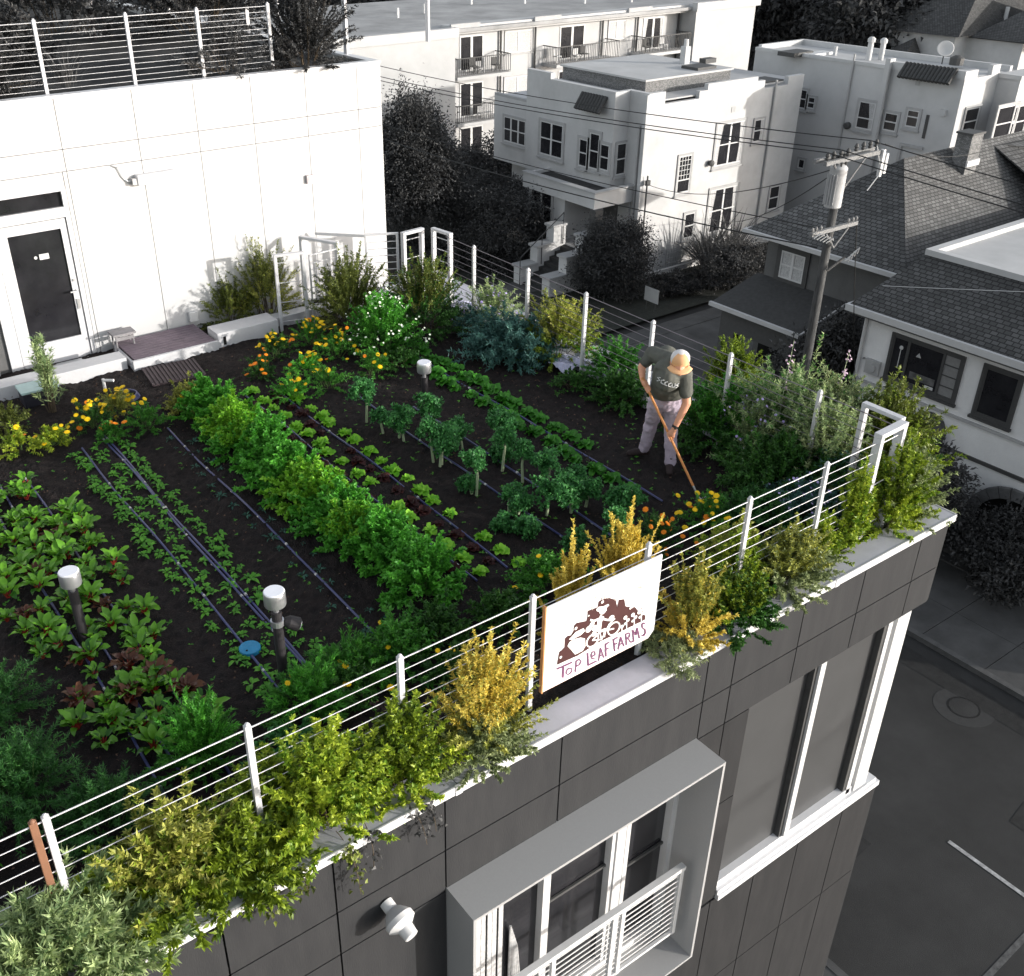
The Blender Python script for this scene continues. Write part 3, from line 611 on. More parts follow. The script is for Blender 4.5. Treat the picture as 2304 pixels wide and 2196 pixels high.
# ---------------- House A: white stucco house
HX=32.2; HY=31.64; BXX=31.36; BY=32.75; BYL=38.6
hA=empty('stucco_house',(36,35,GZ),'white two storey stucco house with stepped parapet and front steps','house')
w=MB(); w.box((HX,HY+.2,GZ),(42.1,38.55,-3.0)); w.box((34.2,38.5,GZ),(42.1,42.3,-3.6)); w.build('wall',M_stA,hA)
# side wall with stepped parapet
def zt(p): return float(ony(p,HY)[2])
st_=[(A2(1180,42)),(A2(1305,32)),(A2(1312,98)),(A2(1560,65)),(A2(1575,25)),(A2(1640,0)),c3r(240,465),c3r(510,430),c3r(520,460),c3r(560,455),c3r(565,490),c3r(665,470),c3r(680,420),c3r(757,410)]
pr=[ony(p,HY) for p in st_]
xs_=[HX,33.15,33.15,35.2,35.2,35.7,35.7,38.9,38.9,39.4,39.4,41.0,41.0,42.1]; zs=[-2.0,-2.0,-2.5,-2.5,-2.2,-2.2,-1.95,-1.95,-2.15,-2.15,-2.5,-2.5,-2.15,-2.15]
pts=[(HX,HY,GZ)]+[(x,HY,z) for x,z in zip(xs_,zs)]+[(42.1,HY,GZ)]
MB().extr(pts,(0,.22,0)).build('side_wall',M_stA,hA)
# front bay, left wing, parapets
w=MB(); w.box((BXX,BY,-6.2),(HX+.3,BYL,-2.2)); w.build('bay',M_stA,hA)
w=MB(); w.box((BXX-.0,BY,-2.2),(BXX+.25,BYL,-2.0)); w.box((BXX,BY+4.2,-2.0),(BXX+.25,BYL,-1.75)); w.box((HX,HY+.22,-3),(HX+.25,BY,-2.0)); w.box((BXX+.25,BY,-2.2),(HX+.25,BY+.22,-2.0)); w.build('parapet',M_stA,hA)
w=MB(); w.box((32.36,BYL,-6.56),(36,42.35,-3.5)); w.box((33.2,39.5,GZ),(36,41.9,-6.56)); w.build('wing',M_stA,hA)
w=MB(); w.box((32.36,BYL,-3.5),(32.55,42.35,-3.38)); w.build('wing_parapet',M_stA2,hA)
# corner pier and downpipe
w=MB(); w.box((HX-.12,HY-.03,GZ),(HX+.02,HY+.16,-2.05)).build('corner_pier',M_stA,hA)
def dp(y0,x0,z0,z1,par,r=.05): MB().tube([(x0,y0,z0),(x0,y0,z1)],r,8).build('downpipe',M_stA2,par)
dp(HY+.35,HX-.06,-9.5,-3.3,hA,.045)
x_=float(ony(c3r(535,900),HY)[0]); dp(HY-.07,x_,-8.9,-2.2,hA,.05)
# roof
r=MB(); r.box((HX+.2,HY+.22,-2.42),(42.0,38.5,-2.36)); r.box((34.2,38.5,-3.59),(42,42.2,-3.5)); r.box((BXX+.25,BY+.22,-2.42),(HX+.3,BYL-.1,-2.35)); 
r.build('roof',M_roofw,hA)
# raised central roof deck with brick upstand
r=MB(); r.box((33.3,33.0,-2.36),(38.6,38.4,-1.80)); r.build('roof_upstand',M_brick,hA); MB().box((33.22,32.92,-1.80),(38.7,38.5,-1.72)).build('roof_deck',M_roofw,hA)
MB().box((39.4,31.9,-2.36),(41.0,33.0,-2.3)).build('roof_patch',M_trimd,hA)
# roof details: skylight, vents, chimney pot
zz=-1.72; k=onz(c2(1900,378),zz); MB().box((k[0]-.6,k[1]-.5,zz),(k[0]+.6,k[1]+.5,zz+.12)).build('skylight',M_trimd,hA)
k=onz(c2(1820,352),zz); MB().box((k[0]-.16,k[1]-.16,zz),(k[0]+.16,k[1]+.16,zz+.75)).lathe((k[0],k[1],zz+.75),[(.12,0),(.10,.3)],10).build('chimney',M_stA,hA)
k=onz(c3r(225,345),zz); MB().box((k[0]-.35,k[1]-.2,zz),(k[0]+.35,k[1]+.2,zz+.2)).build('roof_vent',M_trimd,hA)
# tile awnings
def awning(par,x,y0,y1,z,drop=.55,out=.5,n=9):
    m=MB(); 
    for i in range(n):
        y=y0+(y1-y0)*(i+.5)/n; m.tube([(x-.02,y,z),(x-out,y,z-drop)],(y1-y0)/n*.52,8)
    m.build('tile_awning',M_tile,par)
q0=onx(A2(690,0),BXX-.02); q1=onx(A2(880,35),BXX-.02); awning(hA,BXX,float(q1[1]),float(q0[1]),float(q0[2])-.12,.62,.45,9)
# windows
win(hA,'x',BXX,A2(385,230),A2(540,520),2); win(hA,'x',BXX,A2(672,362),A2(722,582),1); win(hA,'x',BXX,A2(752,318),A2(808,600),1); win(hA,'x',BXX,A2(828,400),A2(882,610),1)
win(hA,'x',32.36,A2(115,198),A2(270,425),3,trim=.1)
win(hA,'y',BY,A2(945,405),A2(1000,625),1,trim=.09)
win(hA,'y',HY,A2(1690,265),A2(1850,535),2,curt=1); win(hA,'y',HY,A2(1405,500),A2(1470,755),1,lattice=1,rail=.35,trim=.09); win(hA,'y',HY,A2(1635,750),A2(1795,1020),2,curt=1)
win(hA,'y',HY,A2(1445,925),A2(1500,1090),1,trim=.09); win(hA,'y',HY,c3r(485,660),c3r(520,775),1,curt=2,trim=.08); win(hA,'y',HY,c3r(570,1030),c3r(605,1145),1,trim=.08)
win(hA,'y',HY,A2(1540,1210),A2(1590,1320),1,trim=.06,rail=0)
lt=MB(); u0,u1,z0,z1=rect_y(A2(1310,1185),A2(1420,1330),HY)
for i in range(7): lt.box((u0+(u1-u0)*i/7,HY-.04,z0),(u0+(u1-u0)*i/7+.03,HY-.01,z1))
for i in range(5): lt.box((u0,HY-.045,z0+(z1-z0)*i/5),(u1,HY-.012,z0+(z1-z0)*i/5+.03))
lt.build('lattice',M_stA,hA)
MB().lathe(ony(A2(1625,545),HY),[(.1,0),(.14,.12),(.14,.2),(.05,.24)],12,(0,-1,0)).build('wall_vent',M_trimd,hA); k=ony(A2(1803,152),HY); MB().box((k[0]-.12,HY-.02,k[2]-.12),(k[0]+.12,HY,k[2]+.12)).build('grille',M_stA2,hA)
# electric mast
k=ony(A2(1150,690),HY); MB().tube([(k[0],HY-.15,-9),(k[0],HY-.15,k[2]+.3)],.035,8).box((k[0]-.1,HY-.25,k[2]-.1),(k[0]+.1,HY-.12,k[2]+.12)).build('service_mast',M_trimd,hA)
# porch
PX_=29.9; 
w=MB(); w.box((PX_,32.06,-6.5),(PX_+.22,36.9,-5.85)); w.box((PX_+.22,32.06,-6.5),(HX,32.28,-5.85)); w.box((PX_+.5,36.7,-6.5),(HX,36.9,-5.85)); w.build('porch_beam',M_stA,hA)
w=MB(); w.box((PX_-.05,32.0,-5.85),(HX,32.3,-5.78)); w.box((PX_-.05,32.3,-5.85),(PX_+.28,36.95,-5.78)); w.build('porch_cap',M_stA2,hA)
MB().box((PX_+.2,32.28,-6.02),(HX,36.8,-5.98)).build('porch_roof',mat('porch_roof_dark',G(.035),.9,var=.5,scale=3,bump=.5),hA)
w=MB(); w.box((PX_+.4,34.4,GZ),(HX,36.8,-6.5)); w.build('porch_room',M_stA,hA); w=MB().box((HX-.1,32.2,-8.4),(HX,34.4,-6.3)); w.build('door_recess',M_stA2,hA)
MB().box((HX-.14,32.9,-8.35),(HX-.1,33.8,-6.6)).build('front_door',M_trimd,hA)
win(hA,'x',PX_+.4,A2(315,715),A2(460,1000),2)
w=MB(); w.box((PX_+.1,31.9,GZ),(HX,34.5,-8.45)); w.build('porch_floor',M_stA2,hA)
w=MB(); w.box((PX_-.1,31.85,-8.45),(PX_+.35,32.2,-6.5)); w.build('porch_column',mat('porch_column',G(.07),.8),hA)
# steps with stepped stucco cheeks
stp=MB(); 
for i in range(8): stp.box((PX_-.3*i-.2,32.5,GZ),(PX_+.1-.3*i,33.9,-8.5-.18*i))
stp.build('front_steps',mat('steps_dark',G(.035),.8,var=.2),hA)
for y0 in (31.95,33.9):
    w=MB(); cpz=MB()
    for i,(xa,xb,z) in enumerate(((PX_-.6,PX_+.1,-7.6),(PX_-1.5,PX_-.6,-8.35),(PX_-2.4,PX_-1.5,-9.1))):
        w.box((xa,y0,GZ),(xb,y0+.5,z)); MB().box((xa-.08,y0-.07,z),(xb+.02,y0+.57,z+.1)).build('cheek_cap',M_stA2,hA)
    w.build('cheek_wall',M_stA,hA)
h_=MB(); h_.tube([(PX_-2.5,33.85,-9.9),(PX_-2.5,33.85,-8.6),(PX_-.1,33.85,-7.0),(PX_-.1,33.85,-8.4)],.025,6).tube([(PX_-1.3,33.85,-9.1),(PX_-1.3,33.85,-7.8)],.02,6); h_.build('handrail',M_trimd,hA)
lw=MB(); lw.box((30.4,31.2,GZ),(38,31.35,GZ+.35)); build1(lw,'low_wall',M_stB,'low pale edging wall along the lawn beside the stucco house','wall')
sp_=onz(A2(1195,1630),GZ+.15); sn=MB().box((sp_[0]-.05,sp_[1]-.4,GZ+.5),(sp_[0]-.02,sp_[1]+.4,GZ+1.1)); sn=build1(sn,'lawn_sign',M_stA2,'blank pale yard sign standing on the dark lawn','sign',loc=tuple(sp_),bevel=.01); MB().tube([(sp_[0]-.03,sp_[1]-.25,GZ+.1),(sp_[0]-.03,sp_[1]-.25,GZ+.5)],.02,6).tube([(sp_[0]-.03,sp_[1]+.25,GZ+.1),(sp_[0]-.03,sp_[1]+.25,GZ+.5)],.02,6).build('leg',M_trimd,sn)
# ---------------- House B: grey stucco behind
XB=44.0; YB=24.98
hB=empty('stucco_house',(50,31,GZ),'grey stucco house with a curled tile awning on its parapet','house')
w=MB(); w.box((XB,YB,GZ),(47.6,36.2,-1.75)); w.box((47.6,YB+.0,GZ),(50.2,29,-2.2)); w.build('wall',M_stB,hB)
w=MB(); w.box((XB-.04,28.8,-1.75),(XB+.2,36.2,-1.60)); w.box((XB-.04,YB,-1.75),(XB+.2,28.5,-1.42)); 
w.box((XB+.2,YB,-1.75),(XB+.9,YB+.2,-1.42)); w.box((46.0,YB,-1.75),(46.6,YB+.2,-1.35)); w.box((47.4,YB,-1.75),(47.6,36.2,-1.5)); w.box((XB+.2,36.0,-1.75),(47.4,36.2,-1.5)); w.box((47.6,YB,-2.2),(50.2,YB+.2,-1.95)); w.build('parapet',M_stA,hB)
w=MB(); w.box((XB-.18,28.5,-9),(XB+.2,28.75,-1.3)); w.build('pilaster',M_stB,hB)
MB().box((XB+.2,YB+.2,-1.82),(47.4,36.0,-1.74)).build('roof',M_roofw,hB)
MB().tube([(XB-.06,30.45,-8),(XB-.06,30.45,-1.3)],.045,8).build('downpipe',M_stA2,hB); MB().tube([(XB-.2,28.45,-8),(XB-.2,28.45,-1.5)],.05,8).build('downpipe',M_stA2,hB)
awning(hB,XB,25.35,27.85,-1.38,.55,.5,14)
win(hB,'x',XB,B3(768,738),B3(852,958),1,rail=.4,glass=M_glassd,curt=1,trim=.12); win(hB,'x',XB,B3(955,820),B3(1025,968),1,trim=.1); win(hB,'x',XB,B3(1120,800),B3(1182,940),1,trim=.1,rail=.6); win(hB,'x',XB,B3(390,705),B3(430,800),1,trim=.09)
win(hB,'x',XB,B3(325,650),B3(365,800),1,trim=.09); win(hB,'x',XB,B3(320,1160),B3(355,1240),1,trim=.09,rail=0)
k=onx(B3(1250,920),XB); MB().box((XB-.03,k[1]-.07,k[2]-.55),(XB+.01,k[1]+.07,k[2]+.45)).build('slot_vent',M_trimd,hB)
k=onx(B3(1385,825),XB); MB().box((XB-.15,k[1]-.12,k[2]-.12),(XB,k[1]+.12,k[2]+.12)).build('meter_box',M_stA,hB)
k=onx(B3(680,920),XB); MB().lathe(k,[(.16,0),(.16,.15),(.1,.2)],12,(-1,0,0)).build('meter',M_trimd,hB)
k=onx(B3(1190,605),XB); MB().box((XB-.03,k[1]-.1,k[2]-.12),(XB,k[1]+.1,k[2]+.12)).build('grille',M_stA2,hB)
u0,u1,z0,z1=rect_x(B3(1065,1045),B3(1205,1200),XB); m=MB(); F_=bxf('x',XB); F_(m,u0,u1,z1-.12,z1,0,.1); F_(m,u1-.12,u1,z0-1,z1-.12,0,.1); m.build('lower_bay_trim',M_stA2,hB)
w=MB(); w.box((46.6,YB-1.0,GZ),(50.5,YB,-1.9)); w.build('bay',M_stA,hB); MB().box((46.55,YB-1.05,-1.9),(50.6,YB,-1.72)).build('bay_cap',M_stB,hB)
win(hB,'y',YB,B3(1545,800),B3(1598,975),1,trim=.1); win(hB,'y',YB-1.0,B3(1785,790),B3(1865,1010),1,trim=.12); win(hB,'y',YB-1.0,B3(1905,780),B3(1945,1000),1,trim=.1)
k=onz(B3(825,440),-1.74); m=MB(); m.tube([(k[0],k[1],-1.74),(k[0],k[1],-.95)],.13,10); m.lathe((k[0],k[1],-.95),[(.18,0),(.18,.14),(.08,.22)],10); k2=k+[.45,-.35,0]; m.tube([(k2[0],k2[1],-1.74),(k2[0],k2[1],-1.0)],.12,10); m.lathe((k2[0],k2[1],-1.0),[(.17,0),(.17,.14),(.08,.22)],10); m.build('flue',M_stA,hB)
k=onz(B3(290,405),-1.74); MB().box((k[0]-.7,k[1]-.5,-1.74),(k[0]+.7,k[1]+.5,-1.55)).build('skylight',M_trimd,hB); k=onz(B3(580,405),-1.74); MB().tube([k,k+[0,0,.4]],.09,8).build('vent_pipe',M_stA,hB); k=onz(B3(440,405),-1.74); MB().box((k[0]-.9,k[1]-.3,-1.74),(k[0]+.9,k[1]+.3,-1.62)).build('skylight',M_frame,hB)
k=onz(B3(1365,470),-1.6); di=empty('satellite_dish',tuple(k),'round grey satellite dish on the roof behind the tile awning','satellite dish'); MB().tube([k,k+[0,0,.55]],.03,6).build('mast',M_trimd,di); MB().lathe(k+[0,0,.6],[(.02,0),(.2,.03),(.36,.12),(.34,.13),(.18,.05),(.02,.03)],20,(-.6,-.5,.5)).build('dish',M_stB,di,smooth=True); MB().lathe(k+[.3,-.5,0],[(.3,0),(.3,.3),(.1,.4)],12).build('base_box',M_trimd,di)
# ---------------- House C: dark hip roof house
hC=empty('shingle_house',(32,18,GZ),'dark low house with a grey shingle hip roof behind the pole','house')
w=MB(); w.box((27.1,15.9,GZ),(39.4,20.75,-4.25)); w.build('wall',M_stC,hC)
E0,E1,E2,E3=(26.5,21.25,-4.15),(26.5,15.45,-4.15),(42.5,15.45,-4.15),(42.5,21.25,-4.15); R0,R1=(29.9,18.35,-1.85),(38.8,18.35,-1.85)
for f_ in ([E0,E1,R0],[E1,E2,R1,R0],[E2,E3,R1],[E3,E0,R0,R1]): MB().extr([tuple(p) for p in f_],(0,0,-.06)).build('roof_slope',M_shing,hC)
# cross wing ridge to the right rear
w=MB()
for f_ in ([(33.5,13.0,-4.1),(42.5,13.0,-4.1),(38.5,15.6,-2.4),(38,18.3,-1.9),(34.6,18.3,-1.95)],[(42.5,13.0,-4.1),(42.5,19,-4.1),(38,18.3,-1.9),(38.5,15.6,-2.4)]): w.extr(f_,(0,0,-.05))
w.build('rear_roof',M_shing,hC)
g=MB(); g.box((26.4,15.4,-4.25),(26.52,21.3,-4.12)); g.box((26.52,21.2,-4.25),(42,21.3,-4.12)); g.build('gutter',M_stB,hC)
g=MB(); g.box((26.6,15.6,-4.28),(27.1,21.1,-4.24)); g.build('soffit',M_stC,hC)
win(hC,'x',27.1,c3r(640,1375),c3r(745,1565),2,trim=.16,trimm=M_trimd,glass=M_curt,rail=.5,framem=M_frame)
zc=onz(c3r(1675,850),-2.0); ch=MB(); zc=onx(c3r(1675,850),33.0); 
ch.box((32.0,17.5,-2.5),(32.62,18.0,-1.30)); o=ch.build('chimney',M_brick,hC); MB().box((31.97,17.44,-2.25),(32.65,17.5,-2.06)).build('flashing',M_stA,hC); MB().box((31.96,17.46,-1.30),(32.66,18.04,-1.24)).build('chimney_cap',M_trimd,hC)
k=onz(c3r(1425,1060),-3.1); m=MB(); m.tube([k+[0,0,-.2],k+[0,0,.6]],.05,8); m.build('vent_pipe',M_stA,hC); MB().lathe(k+[.0,.5,-.2],[(.12,0),(.12,.35),(.18,.36),(.16,.5)],10).build('roof_vent',M_stA,hC)
# porch / garage wing
PZ=-6.2
w=MB(); w.extr([(25.0,21.0,PZ),(25.0,17.55,PZ),(27.1,17.55,PZ+.55),(27.1,21.0,PZ+.55)],(0,0,-.08)); w.build('porch_roof',mat('porch_roof_felt',G(.05),.9,var=.2),hC)
g=MB(); g.box((24.92,17.5,PZ-.12),(25.02,21.05,PZ+.01)); g.extr([(25.0,17.47,PZ-.12),(27.1,17.47,PZ+.43),(27.1,17.47,PZ+.55),(25.0,17.47,PZ+.01)],(0,.06,0)); g.build('porch_fascia',M_stB,hC)
w=MB(); w.box((25.3,20.2,GZ),(25.7,20.8,PZ-.1)); w.box((25.3,17.7,GZ),(25.7,18.3,PZ-.1)); w.box((25.3,18.3,-7.1),(25.7,20.2,PZ-.1)); w.build('porch_arch',mat('porch_wall',G(.075),.85,var=.1),hC)
MB().box((26.9,18.3,GZ),(27.05,20.4,-7.2)).build('garage_door',M_gap,hC)
# ---------------- House D: cream Spanish house
XD=25.0
hD=empty('spanish_house',(31,10,GZ),'cream stucco house with dark framed picture window and stone arch','house')
w=MB(); w.box((XD,2,GZ),(37,15.5,-4.75)); w.build('wall',M_stD,hD)
for f_ in ([(24.55,15.8,-4.62),(24.55,1.5,-4.62),(26.4,1.5,-3.3),(26.4,14.9,-3.3)],[(37,15.8,-4.62),(24.55,15.8,-4.62),(26.4,14.9,-3.3),(37,14.9,-3.3)]): MB().extr(f_,(0,0,-.07)).build('roof_slope',M_shing2,hD)
g=MB(); g.box((24.47,1.5,-4.78),(24.57,15.85,-4.60)); g.box((24.57,15.78,-4.78),(37,15.86,-4.60)); g.build('gutter',M_stA,hD); MB().box((24.57,1.5,-4.86),(25.05,15.75,-4.80)).build('soffit',M_stC,hD)
MB().box((26.5,1.5,-3.36),(37,14.8,-3.30)).build('flat_roof',M_roofw,hD); g=MB(); g.box((26.32,1.5,-3.32),(26.55,14.95,-3.16)); g.box((26.55,14.72,-3.32),(37,14.95,-3.16)); g.build('roof_kerb',M_stB,hD)
MB().tube([(24.95,15.42,-9.8),(24.95,15.42,-4.9)],.05,8).build('downpipe',M_stA,hD)
dw=dict(trim=.08,trimm=M_trimd,framem=M_trimd)
def wx(c,**k): return win(hD,'x',XD,None,None,coords=c,**k)
wx((12.50,14.50,-6.42,-5.22),cols=1,rail=0,sash=.04,**dw)
F_=bxf('x',XD); m=F_(MB(),13.98,14.06,-6.42,-5.22,.0,.05); m.build('mullion',M_trimd,hD); m=F_(MB(),12.95,13.02,-6.42,-5.22,.0,.05)
for i in range(1,4): F_(m,12.52,12.95,-6.42+.3*i-.01,-6.42+.3*i+.015,.0,.04)
m.build('mullion',M_trimd,hD); m=MB(); F_(m,12.54,12.95,-6.40,-5.26,.012,.018); m.build('blind',mat('blind_grey',G(.2),.8),hD)
wx((10.95,11.85,-6.5,-5.2),cols=1,rail=0,sash=.05,**dw)
# things seen through the big window : lamp, ball, table
m=MB(); m.lathe((XD-.016,14.24,-5.5),[(.06,0),(.05,.008)],12,(-1,0,0)); m.tube([(XD-.02,14.24,-5.5),(XD-.02,14.24,-6.1)],.012,5); m.build('interior_lamp',M_frame,hD)
m=MB(); m.lathe((XD-.016,13.7,-5.56),[(.09,0),(.03,.01)],3,(-1,0,0)); m.build('interior_shade',M_curt,hD)
m=MB(); m.box((XD-.02,13.1,-6.25),(XD-.014,13.85,-6.05)); m.build('interior_table',mat('table_dim',G(.10),.8,var=.5,scale=4),hD); MB().box((XD-.024,13.1,-6.36),(XD-.0205,13.35,-6.28)).build('interior_paper',M_frame,hD)
g=MB(); g.box((XD-.06,2,-6.86),(XD,15.45,-6.78)); g.build('belt_course',M_stA2,hD)
g=MB(); g.box((XD-.05,2,-7.82),(XD,12.9,-7.72)); 
g.build('lower_belt',M_trimd,hD)
wx((12.05,12.75,-8.7,-7.95),cols=1,rail=0,sash=.05,trim=.07,trimm=M_stA)
k=onx(D4(1085,720),XD); MB().box((XD-.1,k[1]-.22,k[2]-.2),(XD,k[1]+.22,k[2]+.22)).lathe((XD-.1,k[1],k[2]),[(.13,0),(.12,.04)],14,(-1,0,0)).build('meter_box',M_stA2,hD)
k=onx(f4(1385,150),XD); aw=MB(); aw.lathe((XD,float(k[1]),float(k[2])),[(.5,0),(.48,.12),(.35,.3),(.1,.4)],16,(-1,0,0)); aw.build('round_awning',M_trimd,hD)
# arch: voussoirs
ac=(XD-.05,10.15,-9.3); ar=MB(); r0,r1=.95,1.25
for i in range(11):
    a0=math.pi*i/11+.012; a1=math.pi*(i+1)/11-.012
    ar.extr([(ac[0],ac[1]+r0*math.cos(a),ac[2]+r0*math.sin(a)) for a in (a0,a1)]+[(ac[0],ac[1]+r1*math.cos(a),ac[2]+r1*math.sin(a)) for a in (a1,a0)],(-.12,0,0))
ar.build('stone_arch',mat('arch_stone',G(.13),.85,var=.25,scale=4,bump=.4),hD)
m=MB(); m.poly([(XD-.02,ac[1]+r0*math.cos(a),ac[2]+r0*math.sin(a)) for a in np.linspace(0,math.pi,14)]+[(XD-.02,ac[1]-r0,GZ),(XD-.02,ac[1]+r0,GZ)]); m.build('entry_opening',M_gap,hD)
es=MB(); 
for i in range(4): es.box((24.6-.35*i-.35,9.0,GZ),(24.6-.35*i,11.8,GZ+.55-.13*i))
es.build('entry_steps',mat('entry_steps',G(.075),.85,var=.2),hD)
# ---------------- apartment block with balconies
YA_=50.0; YR=51.4
hE=empty('balcony_apartments',(45,55,GZ),'long pale apartment block with three levels of metal balconies','building')
AT=-1.35
w=MB(); w.box((22,YA_,GZ),(35.4,66,AT-.5)); w.box((35.4,YR,GZ),(54.5,66,AT-.5)); w.box((54.5,YA_,GZ),(60.2,66,AT-.3)); w.build('wall',M_apt,hE)
g=MB(); g.box((21.8,YA_-.12,AT-.5),(35.6,YA_+.3,AT)); g.box((35.6,YR-.75,AT-.45),(54.5,YR+.3,AT)); g.box((54.4,YA_-.15,AT-.35),(60.5,YA_+.3,AT+.15)); g.build('roof_fascia',M_apt,hE)
MB().box((21.8,YA_+.3,AT-.3),(60.4,66,AT-.12)).build('roof',M_roofg,hE)
for x in (35.5,41.5,49.0):
    MB().box((x,YR-.9,AT-.35),(x+2.0,YR-.74,AT+.12)).build('scupper_box',M_stA2,hE)
for x in (39.6,42.2,47.6,50.6,54.3): MB().tube([(x,YR-.12,-9),(x,YR-.12,AT-.45)],.06,8).build('downpipe',M_trimd,hE)
def balcony(x0,x1,zf,depth=1.35,y=YR,clutter=0):
    b=tag(empty('balcony',(0,0,0)),None); b.parent=hE; b.matrix_world=Matrix.Translation(((x0+x1)/2,y,zf))
    MB().box((x0,y-depth,zf-.18),(x1,y,zf)).build('slab',M_apt,b)
    m=MB(); yy=y-depth+.05; m.box((x0,yy-.02,zf+.95),(x1,yy+.02,zf+1.0)); m.box((x0,yy,zf+.95),(x0+.04,y,zf+1.0)); m.box((x1-.04,yy,zf+.95),(x1,y,zf+1.0)); m.box((x0,yy-.015,zf+.06),(x1,yy+.015,zf+.1))
    n=int((x1-x0)/.14)
    for i in range(n+1): x=x0+(x1-x0)*i/n; m.box((x-.011,yy-.011,zf+.06),(x+.011,yy+.011,zf+.96))
    for i in range(9): y2=yy+(y-yy)*i/9; m.box((x1-.03,y2-.01,zf),(x1-.01,y2+.01,zf+.96)); m.box((x0+.01,y2-.01,zf),(x0+.03,y2+.01,zf+.96))
    m.build('railing',M_trimd,b)
    for i in range(clutter):
        cx_=x0+.4+(x1-x0-.8)*random.random(); cy_=y-depth*.5; hh=random.uniform(.3,.8); mm=random.choice([M_trimd,M_stA2,M_frame,M_curt])
        k_=MB(); k_.box((cx_-.2,cy_-.2,zf+hh*.5),(cx_+.2,cy_+.2,zf+hh*.5+.05)); k_.box((cx_-.2,cy_+.16,zf+hh*.5),(cx_+.2,cy_+.2,zf+hh*1.2))
        for sx_ in (-.17,.17):
            for sy_ in (-.17,.17): k_.box((cx_+sx_-.02,cy_+sy_-.02,zf),(cx_+sx_+.02,cy_+sy_+.02,zf+hh*.5))
        build1(k_,'balcony_chair',mm,'small chair standing on a far apartment balcony','chair',group='chairs on the far balconies')
FL=[-3.95,-6.5,-9.0]
for fi,zf in enumerate(FL):
    balcony(35.5,39.3,zf,1.5,clutter=(3,2,1)[fi]); balcony(42.9,48.0,zf,1.35,clutter=(3,0,0)[fi]); balcony(50.2,54.3,zf,1.35,clutter=(2,0,0)[fi])
    win(hE,'y',YR,None,None,coords=(36.7,38.4,zf+.03,zf+1.95),cols=2,rail=0,trim=.0,sash=.08,curt=0)
    win(hE,'y',YR,None,None,coords=(40.0,42.0,zf+.75,zf+1.95),cols=2,rail=0,trim=.06,sash=.05,glass=M_curt)
    win(hE,'y',YR,None,None,coords=(44.2,46.2,zf+.03,zf+1.95),cols=2,rail=0,trim=.0,sash=.08)
    win(hE,'y',YR,None,None,coords=(48.2,49.6,zf+.85,zf+1.95),cols=2,rail=0,trim=.06,sash=.05,glass=M_curt)
    win(hE,'y',YR,None,None,coords=(51.2,53.0,zf+.03,zf+1.95),cols=2,rail=0,trim=.0,sash=.08,curt=1)
# roof pipes
for px in [(955,30),(1060,10),(1180,8),(1315,8),(895,40),(1420,5)]:
    k=onz(px,AT-.12); 
    if k[1]<66: MB().tube([k,k+[0,0,.55]],.09,8).build('roof_pipe',M_frame,hE)
# ---------------- far houses at the upper right
hF=empty('turret_house',(75,40,GZ),'far pale house with dark pyramid roofs and a curved bay','house')
XF=70.0
def PF(x,y,xx=XF): return onx(B3(x,y),xx)
e0=PF(905,210);e1=PF(1470,262); k=e1[2]
ya,yb=float(e0[1]),float(e1[1]); ze=float(min(e0[2],e1[2]))
w=MB(); w.box((XF+.5,yb+.3,GZ),(XF+12,ya-.3,ze)); w.build('wall',M_stA,hF)
ap=(XF+5.5,(ya+yb)/2-1.0,ze+3.6)
w=MB(); c_=[(XF,ya+.2,ze),(XF,yb-.2,ze),(XF+13,yb-.2,ze),(XF+13,ya+.2,ze)]
for i in range(4): w.poly([c_[i],c_[(i+1)%4],ap])
w.poly(c_[::-1]); w.build('roof',M_shing2,hF)
w=MB(); w.box((XF+2,yb-3.6,GZ),(XF+12,yb+.3,ze-.2)); w.build('wing',M_stA,hF)
w=MB(); w.lathe((XF+9,yb-3.6,GZ),[(2.6,0),(2.6,ze-GZ)],20); w.build('round_bay',M_stA,hF,smooth=False)
w=MB(); c_=[(XF+1.6,yb+.0,ze-.1),(XF+1.6,yb-6.6,ze-.1),(XF+13,yb-6.6,ze-.1),(XF+13,yb,ze-.1)]
for i in range(4): w.poly([c_[i],c_[(i+1)%4],(XF+8,yb-2.5,ze+2.6)])
w.build('wing_roof',M_shing2,hF)
w=MB(); c_=[(XF-3,ya-.5,ze-2.2),(XF-3,yb+2,ze-2.2),(XF+.5,yb+2,ze-2.2),(XF+.5,ya-.5,ze-2.2)]
for i in range(4): w.poly([c_[i],c_[(i+1)%4],(XF,(ya+yb)/2,ze-.3)])
w.build('lower_roof',M_shing2,hF); MB().box((XF-2.8,yb+2.2,GZ),(XF+.5,ya-.7,ze-2.2)).build('lower_wall',M_stB,hF)
win(hF,'x',XF+2,None,None,coords=(yb-.9,yb-.2,ze-2.7,ze-1.6),cols=2,trim=.08); win(hF,'y',yb-3.6,None,None,coords=(XF+3.2,XF+5.0,ze-3.2,ze-1.2),cols=2,trim=.08)
for p in ((1515,30),(1835,120),(1375,300)): k=PF(*p,XF+6); MB().tube([k+[0,0,-1.6],k+[0,0,.6]],.14,8).build('flue',M_frame,hF)
hG=empty('shuttered_house',(95,50,GZ),'grey house with tall shuttered windows behind the pyramid roof','house')
q=onx(B3(930,90),90.); w=MB(); w.box((90,float(onx(B3(1400,0),90.)[1]),GZ),(104,float(q[1]),float(q[2])+5)); w.build('wall',M_stB,hG)
for xx in (1020,1105,1200): win(hG,'x',90.0,B3(xx,-10),B3(xx+45,95),1,trim=.15)
